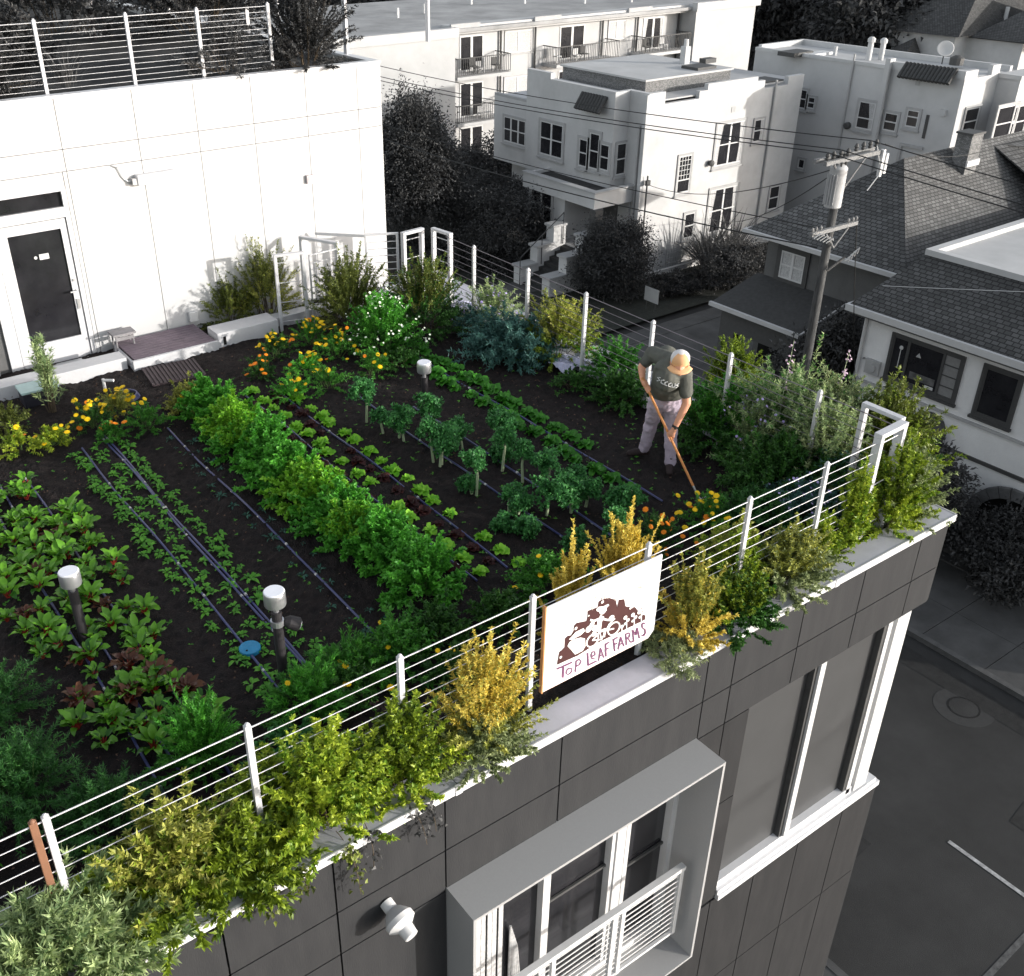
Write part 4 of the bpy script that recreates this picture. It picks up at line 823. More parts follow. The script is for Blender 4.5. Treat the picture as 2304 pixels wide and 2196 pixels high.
# ---------------- utility pole and cables
PXp=20.5; pt=onx(c3r(975,842),PXp); py=float(pt[1]); pz=float(pt[2])
po=empty('utility_pole',(PXp,py,GZ),'wooden utility pole with crossarms and a grey transformer','utility pole')
MB().tube([(PXp,py,GZ),(PXp,py,-4),(PXp,py,pz)],[.125,.11,.09],14).build('pole',M_wood,po,smooth=True)
def arm(z,L_,dx,label,th=.06,rot=0.0,off=-.17):
    a=np.array([PXp+off*0,py-.0,z]); d=np.array([math.cos(rot),math.sin(rot),0]); n=np.array([-d[1],d[0],0])
    m=MB(); p0=a-d*L_*.5+d*dx+n*off; p1=a+d*L_*.5+d*dx+n*off
    m.extr([p0+n*th,p0-n*th,p1-n*th,p1+n*th],(0,0,th*2)); o=m.build('crossarm',M_woodl,po)
    return p0,p1
kz=float(onx(PO(600,470),PXp)[2])
p0,p1=arm(pz-.15,2.1,.25,'',.045,0,-.14); arm(pz-.15,2.1,.25,'',.045,0,.14)
ins=MB()
for u in (.02,.12,.24,.36,.62,.74,.86,.97):
    p=p0+(p1-p0)*u; ins=MB(); ins.lathe(p+np.array([0,.18 if u>.5 else 0,.11]),[(.03,0),(.05,.04),(.03,.07),(.055,.1),(.03,.16),(.01,.18)],10); ins.build('insulator',M_trimd,po)
z2=float(onx(PO(700,1330),PXp)[2]); q0,q1=arm(z2,1.65,-.05,'',.045,0,-.14)
ins=MB(); 
for u in (.02,.1,.2,.8,.9,.98): MB().lathe(q0+(q1-q0)*u+[0,0,.1],[(.02,0),(.04,.05),(.015,.1)],8).build('insulator',M_woodl,po)
br=MB()
for s_ in (-1,1): br.tube([(PXp+s_*.55,py-.2,pz-.15),(PXp,py-.16,pz-.75)],.022,6); br.tube([(PXp+s_*.4,py-.2,z2),(PXp,py-.18,z2-.4)],.02,6)
br.build('brace',M_woodl,po)
tx=PXp-.30; tz=pz-1.12
t=MB(); t.lathe((tx,py-.16,tz),[(.17,0),(.185,.02),(.185,.82),(.19,.83),(.19,.87),(.14,.93),(.05,.96)],26); o=t.build('transformer',mat('transformer_grey',G(.42),.4,var=.08),po,smooth=True); o.modifiers.new('e','EDGE_SPLIT').split_angle=.6
f=MB(); 
for i in range(5): a=2.6+i*.28; f.extr([(tx+.18*math.cos(a),py-.16+.18*math.sin(a),tz+.07),(tx+.23*math.cos(a),py-.16+.23*math.sin(a),tz+.07),(tx+.23*math.cos(a),py-.16+.23*math.sin(a),tz+.75),(tx+.18*math.cos(a),py-.16+.18*math.sin(a),tz+.75)],(.0,.012,0))
f.build('cooling_fin',M_stB,po); MB().lathe((tx-.08,py-.26,tz+.87),[(.035,0),(.02,.07),(.03,.13)],8).lathe((tx+.08,py-.26,tz+.87),[(.035,0),(.02,.07),(.03,.13)],8).build('bushing',M_trimd,po)
f=MB(); f.box((tx+.17,py-.22,tz+.08),(PXp-.06,py-.1,tz+.18)).box((tx+.17,py-.22,tz+.68),(PXp-.06,py-.1,tz+.78)).build('bracket',M_frame,po)
k=p1; f=MB(); f.box(k+[-.15,-.1,-.5],k+[-.07,-.02,.1]); f.box(k+[.0,-.1,-.45],k+[.08,-.02,.0]); f.tube([k+[-.3,0,.2],k+[-.1,-.1,-.4],k+[-.35,0,-.8]],.015,5); f.build('fuse_cutout',M_frame,po)
f=MB(); 
for i in range(5): a=np.array([PXp-.9+.12*i,py-.25,z2-.05*i]); f.tube([a,a+[.1,-.1,.12],a+[.25,0,.02]],.014,5)
for i in range(4): a=np.array([PXp+.35+.1*i,py-.3,z2-.75+.05*i]); f.tube([a,a+[.05,-.1,.12],a+[.15,0,-.06]],.014,5)
f.build('splice',M_frame,po)
MB().tube([(PXp-.05,py-.15,z2-.95),(PXp+.35,py-.3,z2-.65)],.03,6).build('stub_arm',M_wood,po)
def wire(a,b,sag,label,r=.013,m=None,n=24):
    a=np.array(a,float);b=np.array(b,float); P=[a+(b-a)*t-[0,0,sag*4*t*(1-t)] for t in np.linspace(0,1,n)]
    return build1(MB().tube(P,r,5,cap=False),'overhead_cable',m or M_cable,label,'cable')
names=['leftmost','second','third','fourth','fifth']
for i,u in enumerate((.02,.24,.86)):
    p=p0+(p1-p0)*u+[0,.18 if u>.5 else 0,.28]; wire(p,p+[0,38,-.3],.7,f'overhead cable from the pole top to the left, {["outermost","middle","street centre"][i]} one'); wire(p,p+[0,-26,.2],.6,f'overhead cable from the pole top towards the right, {["outermost","middle","street centre"][i]} one')
p=q0+[.1,0,.2]; wire(p,p+[0,38,.3],.8,'lower overhead cable running left from the short crossarm',.012); wire(p+[.2,0,-.5],p+[.2,38,-.2],.9,'lowest overhead cable running left past the house steps',.018)
k=ony(A2(1150,700),HY); wire((tx,py-.2,tz+.9),tuple(k+[0,-.2,0]),.5,'service cable from the transformer to the stucco house mast',.012); wire((tx+.1,py-.2,tz+.9),(HX+4.5,HY-.1,-7.9),.6,'service cable from the pole to the stucco house side wall',.012)
wire(q1+[0,0,.1],(XD-.1,15.3,-7.0),.35,'drooping cable from the pole to the cream house corner',.012); wire((XD-.12,15.3,-7.0),(XD-.12,14.55,-6.75),.12,'short cable clipped across the cream house wall',.014); wire(onx(c3r(1190,1574),24.3),onx(c3r(1190,1574),24.3)+3.2*(onx(c3r(2010,1598),22.6)-onx(c3r(1190,1574),24.3)),.05,'pale service cable crossing the cream house roof',.008,M_frame); wire(p1+[0,0,.2],(32.5,17,-1.6),.3,'cable from the crossarm end to the shingle house roof',.011)
# ================================================================ TREES OUTSIDE
def tree(label,c,rx,ry,h,zb=GZ,crown0=.25,M=260,per=90,l=.22,m=None,name='tree',trunk=.18,group=None,spiky=0,cat='tree',tm=None):
    """c: xy; crown is an ellipsoid from zb+h*crown0 to zb+h"""
    root=empty(name,(c[0],c[1],zb),label,cat,group); hh=h*(1-crown0)/2; cz=zb+h*crown0+hh
    d=nrm(RNG.normal(size=(M,3))); r=RNG.random(M)**.38
    ph=RNG.random(8)*6.28; th=np.arctan2(d[:,1],d[:,0]); lump=1+.12*np.sin(3*th+ph[0]+2*d[:,2])+.09*np.sin(7*th+ph[1])+.08*np.sin(5*d[:,2]*2+ph[2])
    Cn=d*(r*lump)[:,None]*np.array([rx,ry,hh])
    if spiky: taper=1-.35*np.clip(Cn[:,2]/hh,-1,1); Cn[:,:2]*=taper[:,None]
    Cn+=np.array([c[0],c[1],cz]); cs=.16*min(rx,hh)*(.6+.8*RNG.random(M))
    P=np.repeat(Cn,per,0)+RNG.normal(size=(M*per,3))*np.repeat(cs,per)[:,None]*np.array([1,1,.75])
    if spiky: 
        k=RNG.random(M*per)<.25; P[k,2]+=np.abs(RNG.normal(size=k.sum()))*spiky; P[k,:2]=np.repeat(Cn,per,0)[k,:2]+RNG.normal(size=(k.sum(),2))*.05
    D=nrm(P-np.repeat(Cn,per,0)+np.array([0,0,.1]))+RNG.normal(size=P.shape)*.5
    V,F,pr=leaves(P,D,l*(.6+.7*RNG.random(len(P))),l*.45)
    rr=np.repeat(np.clip(.6*np.repeat(RNG.random(M),per)+.45*RNG.random(len(P)),0,1),pr)
    leafmesh('crown',V,F,pr,m or M_treeg,root,rnd=rr)
    t=MB(); t.tube([(c[0],c[1],zb-.2),(c[0]+.1,c[1],zb+h*crown0),(c[0],c[1]+.1,cz)],[trunk,trunk*.8,trunk*.35],10)
    for i in range(7):
        q=Cn[RNG.integers(M)]; a=np.array([c[0],c[1],zb+h*crown0*random.uniform(.6,1.2)]); t.tube([a,(a+q)/2+[0,0,-.1*h*.1],q],[trunk*.45,trunk*.3,.02],6,cap=False)
    t.build('trunk',tm or M_barkg,root); return root
def tree_px(label,pc,ptop,pbot,hw,y,**k):
    """conical/oval tree seen between given outline points on the plane at depth y"""
    a=ony((pc,ptop),y); b=ony((pc,pbot),y); e=ony((pc+hw,(ptop+pbot)/2),y); e0=ony((pc-hw,(ptop+pbot)/2),y)
    r=float(e[0]-e0[0])/2
    return tree(label,(float((e[0]+e0[0])/2),y),r,r,float(a[2])-GZ,crown0=max(.03,(float(b[2])-GZ)/(float(a[2])-GZ)),**k)
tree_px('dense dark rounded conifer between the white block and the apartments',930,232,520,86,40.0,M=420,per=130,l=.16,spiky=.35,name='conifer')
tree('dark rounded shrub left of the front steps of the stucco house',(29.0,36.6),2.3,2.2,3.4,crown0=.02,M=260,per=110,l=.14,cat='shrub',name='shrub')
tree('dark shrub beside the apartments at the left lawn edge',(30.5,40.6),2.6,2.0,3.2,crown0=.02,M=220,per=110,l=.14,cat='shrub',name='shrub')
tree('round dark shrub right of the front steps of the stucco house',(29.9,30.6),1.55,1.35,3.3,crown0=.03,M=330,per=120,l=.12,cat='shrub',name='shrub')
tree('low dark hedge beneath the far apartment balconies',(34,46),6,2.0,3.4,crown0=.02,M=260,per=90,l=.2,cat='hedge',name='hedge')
tree('dark undergrowth filling the lawn left of the steps',(26.4,38.6),2.0,2.2,1.2,crown0=.02,M=150,per=90,l=.12,cat='shrub',name='shrub')
# spiky tufts
def tuft(label,c,r,h,n,m,name='grass_tuft',w=.06,zb=GZ+.1,cat='shrub'):
    root=empty(name,(c[0],c[1],zb),label,cat); mv,mf,mr=[],[],[]
    for i in range(n):
        a=random.random()*6.28; rr=r*.3*random.random(); bigleaf(mv,mf,mr,(c[0]+rr*math.cos(a),c[1]+rr*math.sin(a),zb),a,random.uniform(.85,1.5),h*random.uniform(.5,1.1),w*random.uniform(.6,1.2),random.uniform(.2,1.1),random.random(),0,4)
    leafmesh('blades',np.vstack(mv),np.array(mf),1,m,root,rnd=np.array(mr)); return root
tuft('tall spiky tuft growing against the side wall of the stucco house',(35.6,30.3),1.6,2.9,190,M_treeg2); tuft('second spiky tuft growing behind the first along the side wall',(37.4,30.6),1.4,2.6,150,M_treeg2)
tree('dark shrub between the spiky tufts and the shingle house',(35.2,28.4),2.0,1.5,1.9,crown0=.02,M=200,per=90,l=.13,cat='shrub',name='shrub')
tree('low dark shrub along the lawn behind the driveway',(32.2,29.3),1.5,1.0,.9,crown0=.02,M=130,per=80,l=.11,cat='shrub',name='shrub')
tree('dark shrubs filling the gap left of the cream house',(24.3,17.0),1.3,1.2,3.6,crown0=.02,M=260,per=90,l=.15,cat='shrub',name='shrub')
tree('dark tree against the shingle house wall behind the pole',(25.4,16.6),1.1,1.0,4.6,crown0=.05,M=200,per=90,l=.15)
tree('dark street tree in front of the stone arch',(22.9,11.6),1.1,1.3,2.9,crown0=.25,M=200,per=90,l=.14,trunk=.09)
tree('dark shrub below the small lower window of the cream house',(24.1,13.2),.9,1.2,2.0,crown0=.02,M=160,per=90,l=.13,cat='shrub',name='shrub')
tree('dark shrub right of the entry steps at the right edge',(23.3,9.2),1.0,1.3,1.9,crown0=.02,M=160,per=90,l=.13,cat='shrub',name='shrub')
tree('dark low planting along the kerb in front of the cream house',(22.6,14.8),1.0,1.8,1.3,crown0=.02,M=160,per=90,l=.12,cat='shrub',name='shrub')
tree('dark shrub under the porch roof of the shingle house',(24.6,19.2),.5,.9,1.0,crown0=.02,M=80,per=80,l=.1,cat='shrub',name='shrub')
# far trees at the top
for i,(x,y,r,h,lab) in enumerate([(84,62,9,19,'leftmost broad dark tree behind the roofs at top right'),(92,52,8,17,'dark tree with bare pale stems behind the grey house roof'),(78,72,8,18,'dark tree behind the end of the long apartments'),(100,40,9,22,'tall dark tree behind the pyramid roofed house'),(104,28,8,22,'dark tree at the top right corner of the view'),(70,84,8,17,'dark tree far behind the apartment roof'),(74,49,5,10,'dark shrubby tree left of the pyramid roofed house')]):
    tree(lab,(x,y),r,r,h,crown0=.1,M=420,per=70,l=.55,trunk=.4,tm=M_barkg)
st_=MB()
for p in ((605,0),(740,0)):
    a=onx(B3(p[0],-30),76.); b=onx(B3(p[0]-10 if p[0]<700 else 700,300),76.); o=MB().tube([b,(a+b)/2+[0,.2,0],a],[.22,.18,.14],8); build1(o,'bare_trunk',M_barkg,'slim pale trunk at left in front of the dark trees' if p[0]<700 else 'slim pale leaning trunk right of the other bare one','tree')
# hedge/backdrop wood far away
wd=[];
M=900; P0=np.stack([RNG.uniform(60,170,M),RNG.uniform(20,190,M),RNG.uniform(-9,8,M)],1); ok=(P0[:,0]+P0[:,1]>165); P0=P0[ok]; per=60
P=np.repeat(P0,per,0)+RNG.normal(size=(len(P0)*per,3))*2.2; V,F,pr=leaves(P,RNG.normal(size=P.shape),1.4,.8); tag(leafmesh('far_woodland',V,F,pr,M_treeg,loc=(120,120,GZ)),kind='stuff')
# ================================================================ UPPER ROOF (on the penthouse)
UZ=TOPZ
us=grid(-5,8.1,13.75,26,60,60,lambda X,Y:UZ-.10+.05*RNG.random(X.shape)).build('upper_roof_bed',mat('roof_soil_grey',G(.012),.95,col2=G(.04),scale=8,bump=1)); tag(us,kind='structure')
M_postg=M_paint
cable_fence('upper white cable railing along the roof edge of the white block',[(x,13.85) for x in (-1.2,0.05,1.3,2.5,3.6,4.73,5.68,6.7)],((-4.5,13.85),(6.72,13.85)),12,UZ+.83,UZ+.06,r=.0032,z0=UZ-.05)
for i,(p,lab) in enumerate([((840,90),'far white roof post left of the tall centre post'),((1222,158),'far white roof post right of the tall centre post')]):
    b=onz(c1(*p),UZ); m=MB().box(b+[-.03,-.03,0],b+[.03,.03,1.15]); build1(m,'railing_post',M_paint,lab,'post')
gate('white frame rising out of the upper roof shrub, left one',tuple(onz(c1(1370,170),UZ)[:2]),tuple(onz(c1(1560,130),UZ)[:2]),UZ+1.25,z0=UZ,w=.05); gate('white frame rising out of the upper roof shrub, right one',tuple(onz(c1(1700,275),UZ)[:2]),(float(onz(c1(1672,120),UZ)[0])+.0,float(onz(c1(1700,275),UZ)[1])+.6),UZ+1.3,z0=UZ,w=.05)
g2=dict(m=M_treeg2)
bush('shrub','dark shrub spilling over the right end of the upper roof edge','shrub',(7.25,14.0,UZ),.85,1.05,M_treeg,K=260,n=90,l=.05,w=.02,wild=.35,t0=.2)
bush('shrub','grey wispy shrub inside the upper railing near its right end','shrub',(6.1,14.1,UZ),.7,.6,M_treeg2,K=170,n=60,l=.05,w=.014,wild=.3)
bush('shrub','dark shrub behind the far left of the upper railing','shrub',(2.9,14.4,UZ),.75,.7,M_treeg,K=220,n=80,l=.06,w=.02,wild=.3)
bush('shrub','dark mounded shrub at the left edge of the upper roof','shrub',(1.7,14.3,UZ),.9,.95,M_treeg,K=240,n=80,l=.06,w=.02,wild=.3)
tuft('pale wispy grass behind the upper railing at left',(4.0,14.35),.5,.6,90,M_treeg2,w=.015,zb=UZ); tuft('pale wispy grass behind the tall centre railing post',(5.75,14.3),.4,.55,70,M_treeg2,w=.015,zb=UZ)
for i,(x,y,r,h,mm,lab) in enumerate([(0.5,19,1.8,1.4,M_treeg2,'grey shrub at the top left corner of the upper roof'),(2.6,21,1.7,1.5,M_treeg,'dark shrub at the back of the upper roof, left of the roof lamp'),(5.6,20,1.6,1.1,M_treeg2,'grey mounded shrub at the back of the upper roof'),(7.6,18.5,1.1,1.2,M_treeg,'dark shrub at the back right of the upper roof'),(3.8,17.2,.8,.5,M_treeg,'low dark plant in the middle of the upper roof bed'),(2.0,17,1.1,.8,M_treeg2,'grey plant behind the left part of the upper railing')]):
    bush('shrub',lab,'shrub',(x,y,UZ),r*1.25,h*1.2,mm,K=260,n=80,l=.08,w=.032,wild=.2)
p=onz(c1(465,180),UZ); r_=empty('bollard_lamp',(p[0],p[1],UZ-.05),'blurred pale headed lamp standing on the upper roof','lamp'); MB().lathe(p-[0,0,.05],[(.04,0),(.04,.5)],12).build('post',M_post,r_); MB().lathe(p+[0,0,.45],[(.08,0),(.08,.13)],16).build('lamp_head',M_head,r_)
# ================================================================ GARDEN PLANTS
def gp(px,z=0): 
    p=onz(px,z); return (float(p[0]),float(p[1]),-.01)
# parsley hedge: one plant after another
for i,y in enumerate(np.linspace(6.35,10.75,14)):
    xw=4.02+.05*math.sin(i*1.7)-.0*(y>9); r=.40+.04*math.sin(i*2.1); h=.46+.07*math.sin(i*2.9+1)
    if y>9.6: xw-=.03; h-=.04
    if y<7.2: xw+=.08
    pos=["nearest the front","second from the front","third from the front","fourth from the front","fifth from the front","sixth from the front","seventh from the front","seventh from the back","sixth from the back","fifth from the back","fourth from the back","third from the back","second from the back","at the back end"][i]
    bush('parsley_bush',f'bushy bright green parsley plant of the hedge row, {pos}','parsley bush',(xw,float(y),-.01),r,h,L_parsy if i in (6,11) else L_pars,K=150,n=46,l=.052,w=.036,t0=.45,spread=1.0,group='parsley bushes in the hedge row',wild=.25,stemm=M_stem,m2=L_parsy if i in (5,10,3) else None,lift=.45,jit=.09)
bush('parsley_bush','yellowing leggy plant at the back end of the parsley row','bush',(3.85,11.15,-.01),.33,.38,L_goldg,K=80,n=26,l=.04,w=.02,stemm=M_stem)
# front edge of the parsley bed: dark lush plants
for px,r,h,mm,lab in [((900,1490),.42,.42,L_mid,'mid green bush in front of the parsley hedge behind the railing'),((985,1440),.35,.32,L_dark,'dark green bush left of the sign behind the railing'),((1130,1400),.32,.30,L_dark,'dark green low bush behind the top edge of the sign'),((1225,1330),.40,.36,L_mid,'green calendula bush left of the golden spikes'),((1010,1540),.32,.25,L_dark,'low dark plant right behind the railing left of the sign'),((780,1560),.30,.22,L_dark,'low dark green clump below the parsley hedge front')]:
    bush('leafy_bush',lab,'bush',gp(px),r,h,mm,K=110,n=36,l=.045,w=.022,stemm=M_stem,flowers=(M_yel,3,.03,'few') if h>.33 or r<.33 else None,wild=.2)
# seedling rows of bright lettuce
def lettuce_row(x,ys,m,proto_lab,group,l=.095,w=.07,n=13,el=(.25,1.25)):
    first=[]
    for k in range(3):
        c=(x,float(ys[k]),.0); r=empty('lettuce',c,proto_lab,'lettuce',group); rosette('leaves',c,m,n+k*2,l*(1+.1*k),w,el=el,parent=r,wav=.5); first.append(r)
    for i,y in enumerate(ys[3:]):
        if random.random()<.05: continue
        copy_tree(first[i%3],loc=(x+random.uniform(-.035,.035),float(y)+random.uniform(-.05,.05),0),rz=random.random()*6.28,scale=random.uniform(.8,1.25))
lettuce_row(4.72,np.arange(6.3,11.3,.285),L_lett,'small bright green lettuce in the row just right of the parsley hedge','bright lettuces in the row beside the parsley')
lettuce_row(5.10,np.arange(6.2,11.0,.275),L_lett,'small bright green lettuce in the second row from the parsley hedge','bright lettuces in the second row from the parsley')
lettuce_row(4.55,np.arange(6.5,10.9,.27),L_red,'small dark red lettuce close beside the parsley hedge','red lettuces close to the parsley',l=.085,w=.06)
lettuce_row(4.90,np.arange(6.4,11.0,.27),L_red,'small dark red lettuce between the two bright green rows','red lettuces between the bright rows',l=.085,w=.06)
lettuce_row(6.90,np.arange(6.6,11.3,.26),L_lettd,'dark green lettuce in the left row beside the man','dark lettuces in the left row near the man',l=.13,w=.085,n=16)
lettuce_row(7.18,np.arange(7.6,11.2,.26),L_lettd,'dark green lettuce in the right row beside the man','dark lettuces in the right row near the man',l=.13,w=.085,n=16)
# arugula double rows : individual seedlings with shared leaves
def seedling_rows(xs,ya,yb,step,m,lab,group,l,w,n,name='seedling'):
    pr=[]
    for k in range(3):
        c=(xs[0],ya-.1*k,0.); r=empty(name,c,lab,'seedling',group); rosette('leaves',c,m,n+k,l*(1+.2*k),w,el=(.2,1.1),parent=r,wav=.4,nl=4); pr.append(r)
    for x in xs:
        for y in np.arange(ya+.1,yb,step):
            if random.random()<.12: continue
            copy_tree(random.choice(pr),loc=(x+random.gauss(0,.035),float(y)+random.uniform(-.04,.04),0),rz=random.random()*6.28,scale=random.uniform(.55,1.3))
seedling_rows([2.33,2.40,2.56],5.9,10.9,.12,L_rad,'small leafy green seedling beside the left drip hose','seedlings beside the left drip hose',.062,.028,6)
seedling_rows([2.68,2.86,2.92],5.9,11.0,.13,L_rad,'small leafy green seedling beside the thick pale drip hose','seedlings beside the thick pale drip hose',.062,.028,6)
seedling_rows([3.36,3.56],5.8,10.6,.26,L_sprout,'tiny blue green sprout in the bare strip left of the parsley','sprouts in the bare strip',.06,.018,7)
# chard
def chard(c,s,red,lab,group):
    r=empty('chard_plant',c,lab,'chard',group); n=random.randint(11,15); mv,mf,mr=[],[],[]; st=MB()
    for i in range(n):
        az=i*2.4+random.uniform(-.4,.4); e=random.uniform(.8,1.5); sl=s*random.uniform(.35,.65)*.55
        d=np.array([math.cos(az)*math.cos(e),math.sin(az)*math.cos(e),math.sin(e)]); b=np.array(c)+[math.cos(az)*.015,math.sin(az)*.015,0]; t=b+d*sl
        st.tube([b,(b+t)/2+[0,0,.01],t],[.007,.006,.004],5,cap=False); bigleaf(mv,mf,mr,t,az,e*.75,s*random.uniform(.45,.75),s*random.uniform(.26,.36),random.uniform(.3,1.1),random.random(),.35,5)
    leafmesh('leaves',np.vstack(mv),np.array(mf),1,L_chardr if red else L_chard,r,rnd=np.array(mr)).data.polygons.foreach_set('use_smooth',[True]*len(mf)); st.build('stalks',M_stemr,r); return r
cg='chard plants in the left bed'; cl='broad leaved green chard with red stalks in the left bed'; cr_='dark reddish chard with drooping leaves in the left bed'
protos=[chard((1.40,5.9,0),.22,False,cl,cg),chard((1.85,6.1,0),.21,False,cl,cg),chard((1.62,6.5,0),.21,False,cl,cg)]; pred=[chard((1.66,5.75,0),.21,True,cr_,'reddish chard plants in the left bed')]
k=0
for x in (1.08,1.22,1.40,1.60,1.70,1.90):
    for y in np.arange(6.05,10.5,.18):
        if random.random()<.30: continue
        if x>1.85 and y>9.6: continue
        xx=x+random.gauss(0,.06)-(y-8)*.0; 
        src=random.choice(pred) if (y<7.2 and random.random()<.28) or random.random()<.06 else random.choice(protos)
        copy_tree(src,loc=(xx,float(y)+random.uniform(-.1,.1),0),rz=random.random()*6.28,scale=random.uniform(.65,1.1))
for px,s in [((455,1620),.26),((290,1560),.24),((150,1160),.28)]: chard(gp(px)[:2]+(0.,),s,False,{455:'lone chard in front of the arugula rows near the railing',290:'large chard standing at the front of its bed',150:'chard with upright leaves at the back right of the bed'}[px[0]],None)
# kale
def kale(c,h,s,lab,lean=0.):
    r=empty('kale_plant',c,lab,'kale','kale plants on bare stems'); az=random.random()*6.28
    top=np.array(c)+[math.cos(az)*.05,math.sin(az)*.05,h]; MB().tube([c,np.array(c)+[.02*math.cos(az+1),.02*math.sin(az+1),h*.5],top],[.016,.014,.011],8).build('stalk',M_stemp,r)
    mv,mf,mr=[],[],[]
    for i in range(18):
        a=i*2.4+random.uniform(-.3,.3); e=random.uniform(-.1,1.35); bigleaf(mv,mf,mr,top-[0,0,.12*random.random()],a,e,s*random.uniform(.45,.88),s*random.uniform(.13,.24),random.uniform(.9,2.1),random.random(),.8,5)
    leafmesh('leaves',np.vstack(mv),np.array(mf),1,L_kale,r,rnd=np.array(mr))
    # frill along the leaf tips
    P=np.vstack([v[3:] for v in mv]); P=np.repeat(P,4,0)+RNG.normal(size=(len(P)*4,3))*.012; V,F,pr=leaves(P,RNG.normal(size=P.shape)+[0,0,.3],.035,.026); leafmesh('frill',V,F,pr,L_kale,r); return r
kp=[((825,950),.42,.34,'kale with a long curved pale stem nearest the marigolds'),((898,985),.30,.26,'short kale between the curved stem kale and the back lamp'),((862,975),.22,.22,'small drooping kale low in the back of its row'),((975,1040),.38,.27,'kale in front of the back bollard lamp'),((990,1050),.30,.22,'short kale touching the one in front of the back lamp'),((1072,1115),.42,.28,'kale with a pale curving trunk in the middle row'),((1040,1010),.26,.28,'leafy kale right of the back lamp'),((1130,1060),.42,.26,'tall thin stemmed kale in the right kale row'),((1120,1010),.36,.26,'kale behind the tall thin stemmed one'),((1176,1085),.36,.22,'pale stemmed kale near the middle of the right row'),((1145,1150),.22,.26,'low kale close to the drip hose'),((1230,1160),.30,.36,'bushy wide kale in the middle of the patch'),((1285,1150),.30,.34,'bushy kale left of the man at the patch centre'),((1318,1140),.24,.2,'small yellowing kale at the right of the patch'),((1370,1260),.42,.28,'tall kale standing near the calendulas'),((1418,1160),.28,.26,'silvery kale beside the drip hose by the man'),((1375,1150),.2,.26,'low kale left of the silvery one'),((1190,1200),.16,.3,'sprawling kale in the front of the patch'),((1385,1340),.3,.26,'kale just behind the golden spikes'),((1300,1250),.18,.22,'small flattened kale in the dark front soil')]
for i,(x,y) in enumerate([(5.55,8.9),(5.6,8.2),(5.5,7.5),(5.65,6.9),(6.05,9.0),(6.2,7.9),(6.3,7.2),(6.1,6.6),(5.9,8.5),(6.45,8.2),(5.35,6.7),(6.5,6.9)]): kale((x,y,0.),random.uniform(.14,.38),random.uniform(.18,.27),['slender young kale in the left kale row nearest the lettuces','slender young kale in the right kale row nearest the man'][x>5.8])
for px,h,s,lab in kp: kale(gp(px)[:2]+(0.,),h*1.2,s*.86,lab)
# bushes
bush('shrub','brownish open shrub against the white wall','shrub',gp((600,708)),.62,1.0,L_goldg,ry=.40,K=230,n=60,l=.045,w=.013,wild=.35,spread=1.1,m2=L_olive,jit=.16)
bush('shrub','grey green shrub left of the brownish one beside the step','shrub',gp((520,725)),.55,.62,L_olive,ry=.38,K=200,n=55,l=.042,w=.014,wild=.3)
bush('flowering_bush','tall dark olive shrub behind the white flowers','shrub',gp((790,735)),.75,1.0,L_olive,ry=.5,K=330,n=62,l=.05,w=.016,wild=.2,spread=1.0)
bush('flowering_bush','green bush dotted with tiny white flowers','bush',gp((865,785)),.60,.75,L_mid,K=230,n=60,l=.045,w=.02,flowers=(M_whp,170,.016,'many'),stemm=M_stem,m2=L_pars)
bush('shrub','dark shrub below the back corner frames','shrub',gp((955,740)),.70,1.02,L_dark,K=320,n=60,l=.045,w=.018,wild=.15,m2=L_olive)
bush('leafy_bush','low dark green growth in front of the white flower bush','bush',gp((900,820)),.5,.2,L_dark,K=90,n=30,l=.04,w=.018)
bush('lavender_bush','blue green artichoke like bush beside the street railing','bush',gp((1150,795)),.78,.50,L_blue,K=260,n=52,l=.075,w=.020,wild=.15,spread=1.1)
bush('lavender_bush','pale blue bush with lavender flowers behind the blue green one','bush',gp((1105,735)),.5,.62,L_sage,K=190,n=44,l=.05,w=.012,flowers=(M_lav,60,.02,'many'),wild=.2)
bush('lavender_bush','small blue green plant in front of the lavender','bush',gp((1065,745)),.35,.35,L_blue,K=90,n=30,l=.05,w=.014,flowers=(M_lav,25,.014,'many'))
bush('shrub','yellow green shrub leaning on the street railing','shrub',gp((1255,795)),.66,.72,L_laur,K=260,n=60,l=.05,w=.018,m2=L_goldg,wild=.2)
bush('leafy_bush','green weeds beneath the yellow green shrub','bush',gp((1290,870)),.36,.2,L_dark,K=70,n=26,l=.045,w=.02)
bush('leafy_bush','green plant with a tall spire by the bright coping','bush',gp((1385,850)),.45,.42,L_mid,K=150,n=44,l=.05,w=.02,wild=.6)
bush('leafy_bush','leafy green growth behind the left foot of the man','bush',gp((1400,900)),.50,.34,L_dark,K=190,n=46,l=.05,w=.022,wild=.15)
bush('leafy_bush','dark green mass at the right side of the man','bush',gp((1600,985)),.66,.62,L_dark,K=300,n=56,l=.055,w=.02,wild=.2,m2=L_mid)
bush('leafy_bush','olive green tall weeds behind the right shoulder of the man','bush',gp((1640,880)),.52,.60,L_laur,K=200,n=50,l=.05,w=.018,wild=.3)
bush('shrub','large feathery shrub with pale tips beside the street railing','shrub',gp((1745,1010)),.80,.90,L_mid,K=380,n=66,l=.060,w=.014,wild=.35,m2=L_sage,spread=1.0)
bush('shrub','second feathery shrub nearer the corner with silvery tips','shrub',gp((1870,1030)),.75,.88,L_dark,K=360,n=64,l=.055,w=.015,wild=.25,m2=L_silver)
bush('shrub','dark leafy shrub in front of the feathery ones','shrub',gp((1740,1100)),.72,.55,L_dark,K=300,n=56,l=.06,w=.018,wild=.15)
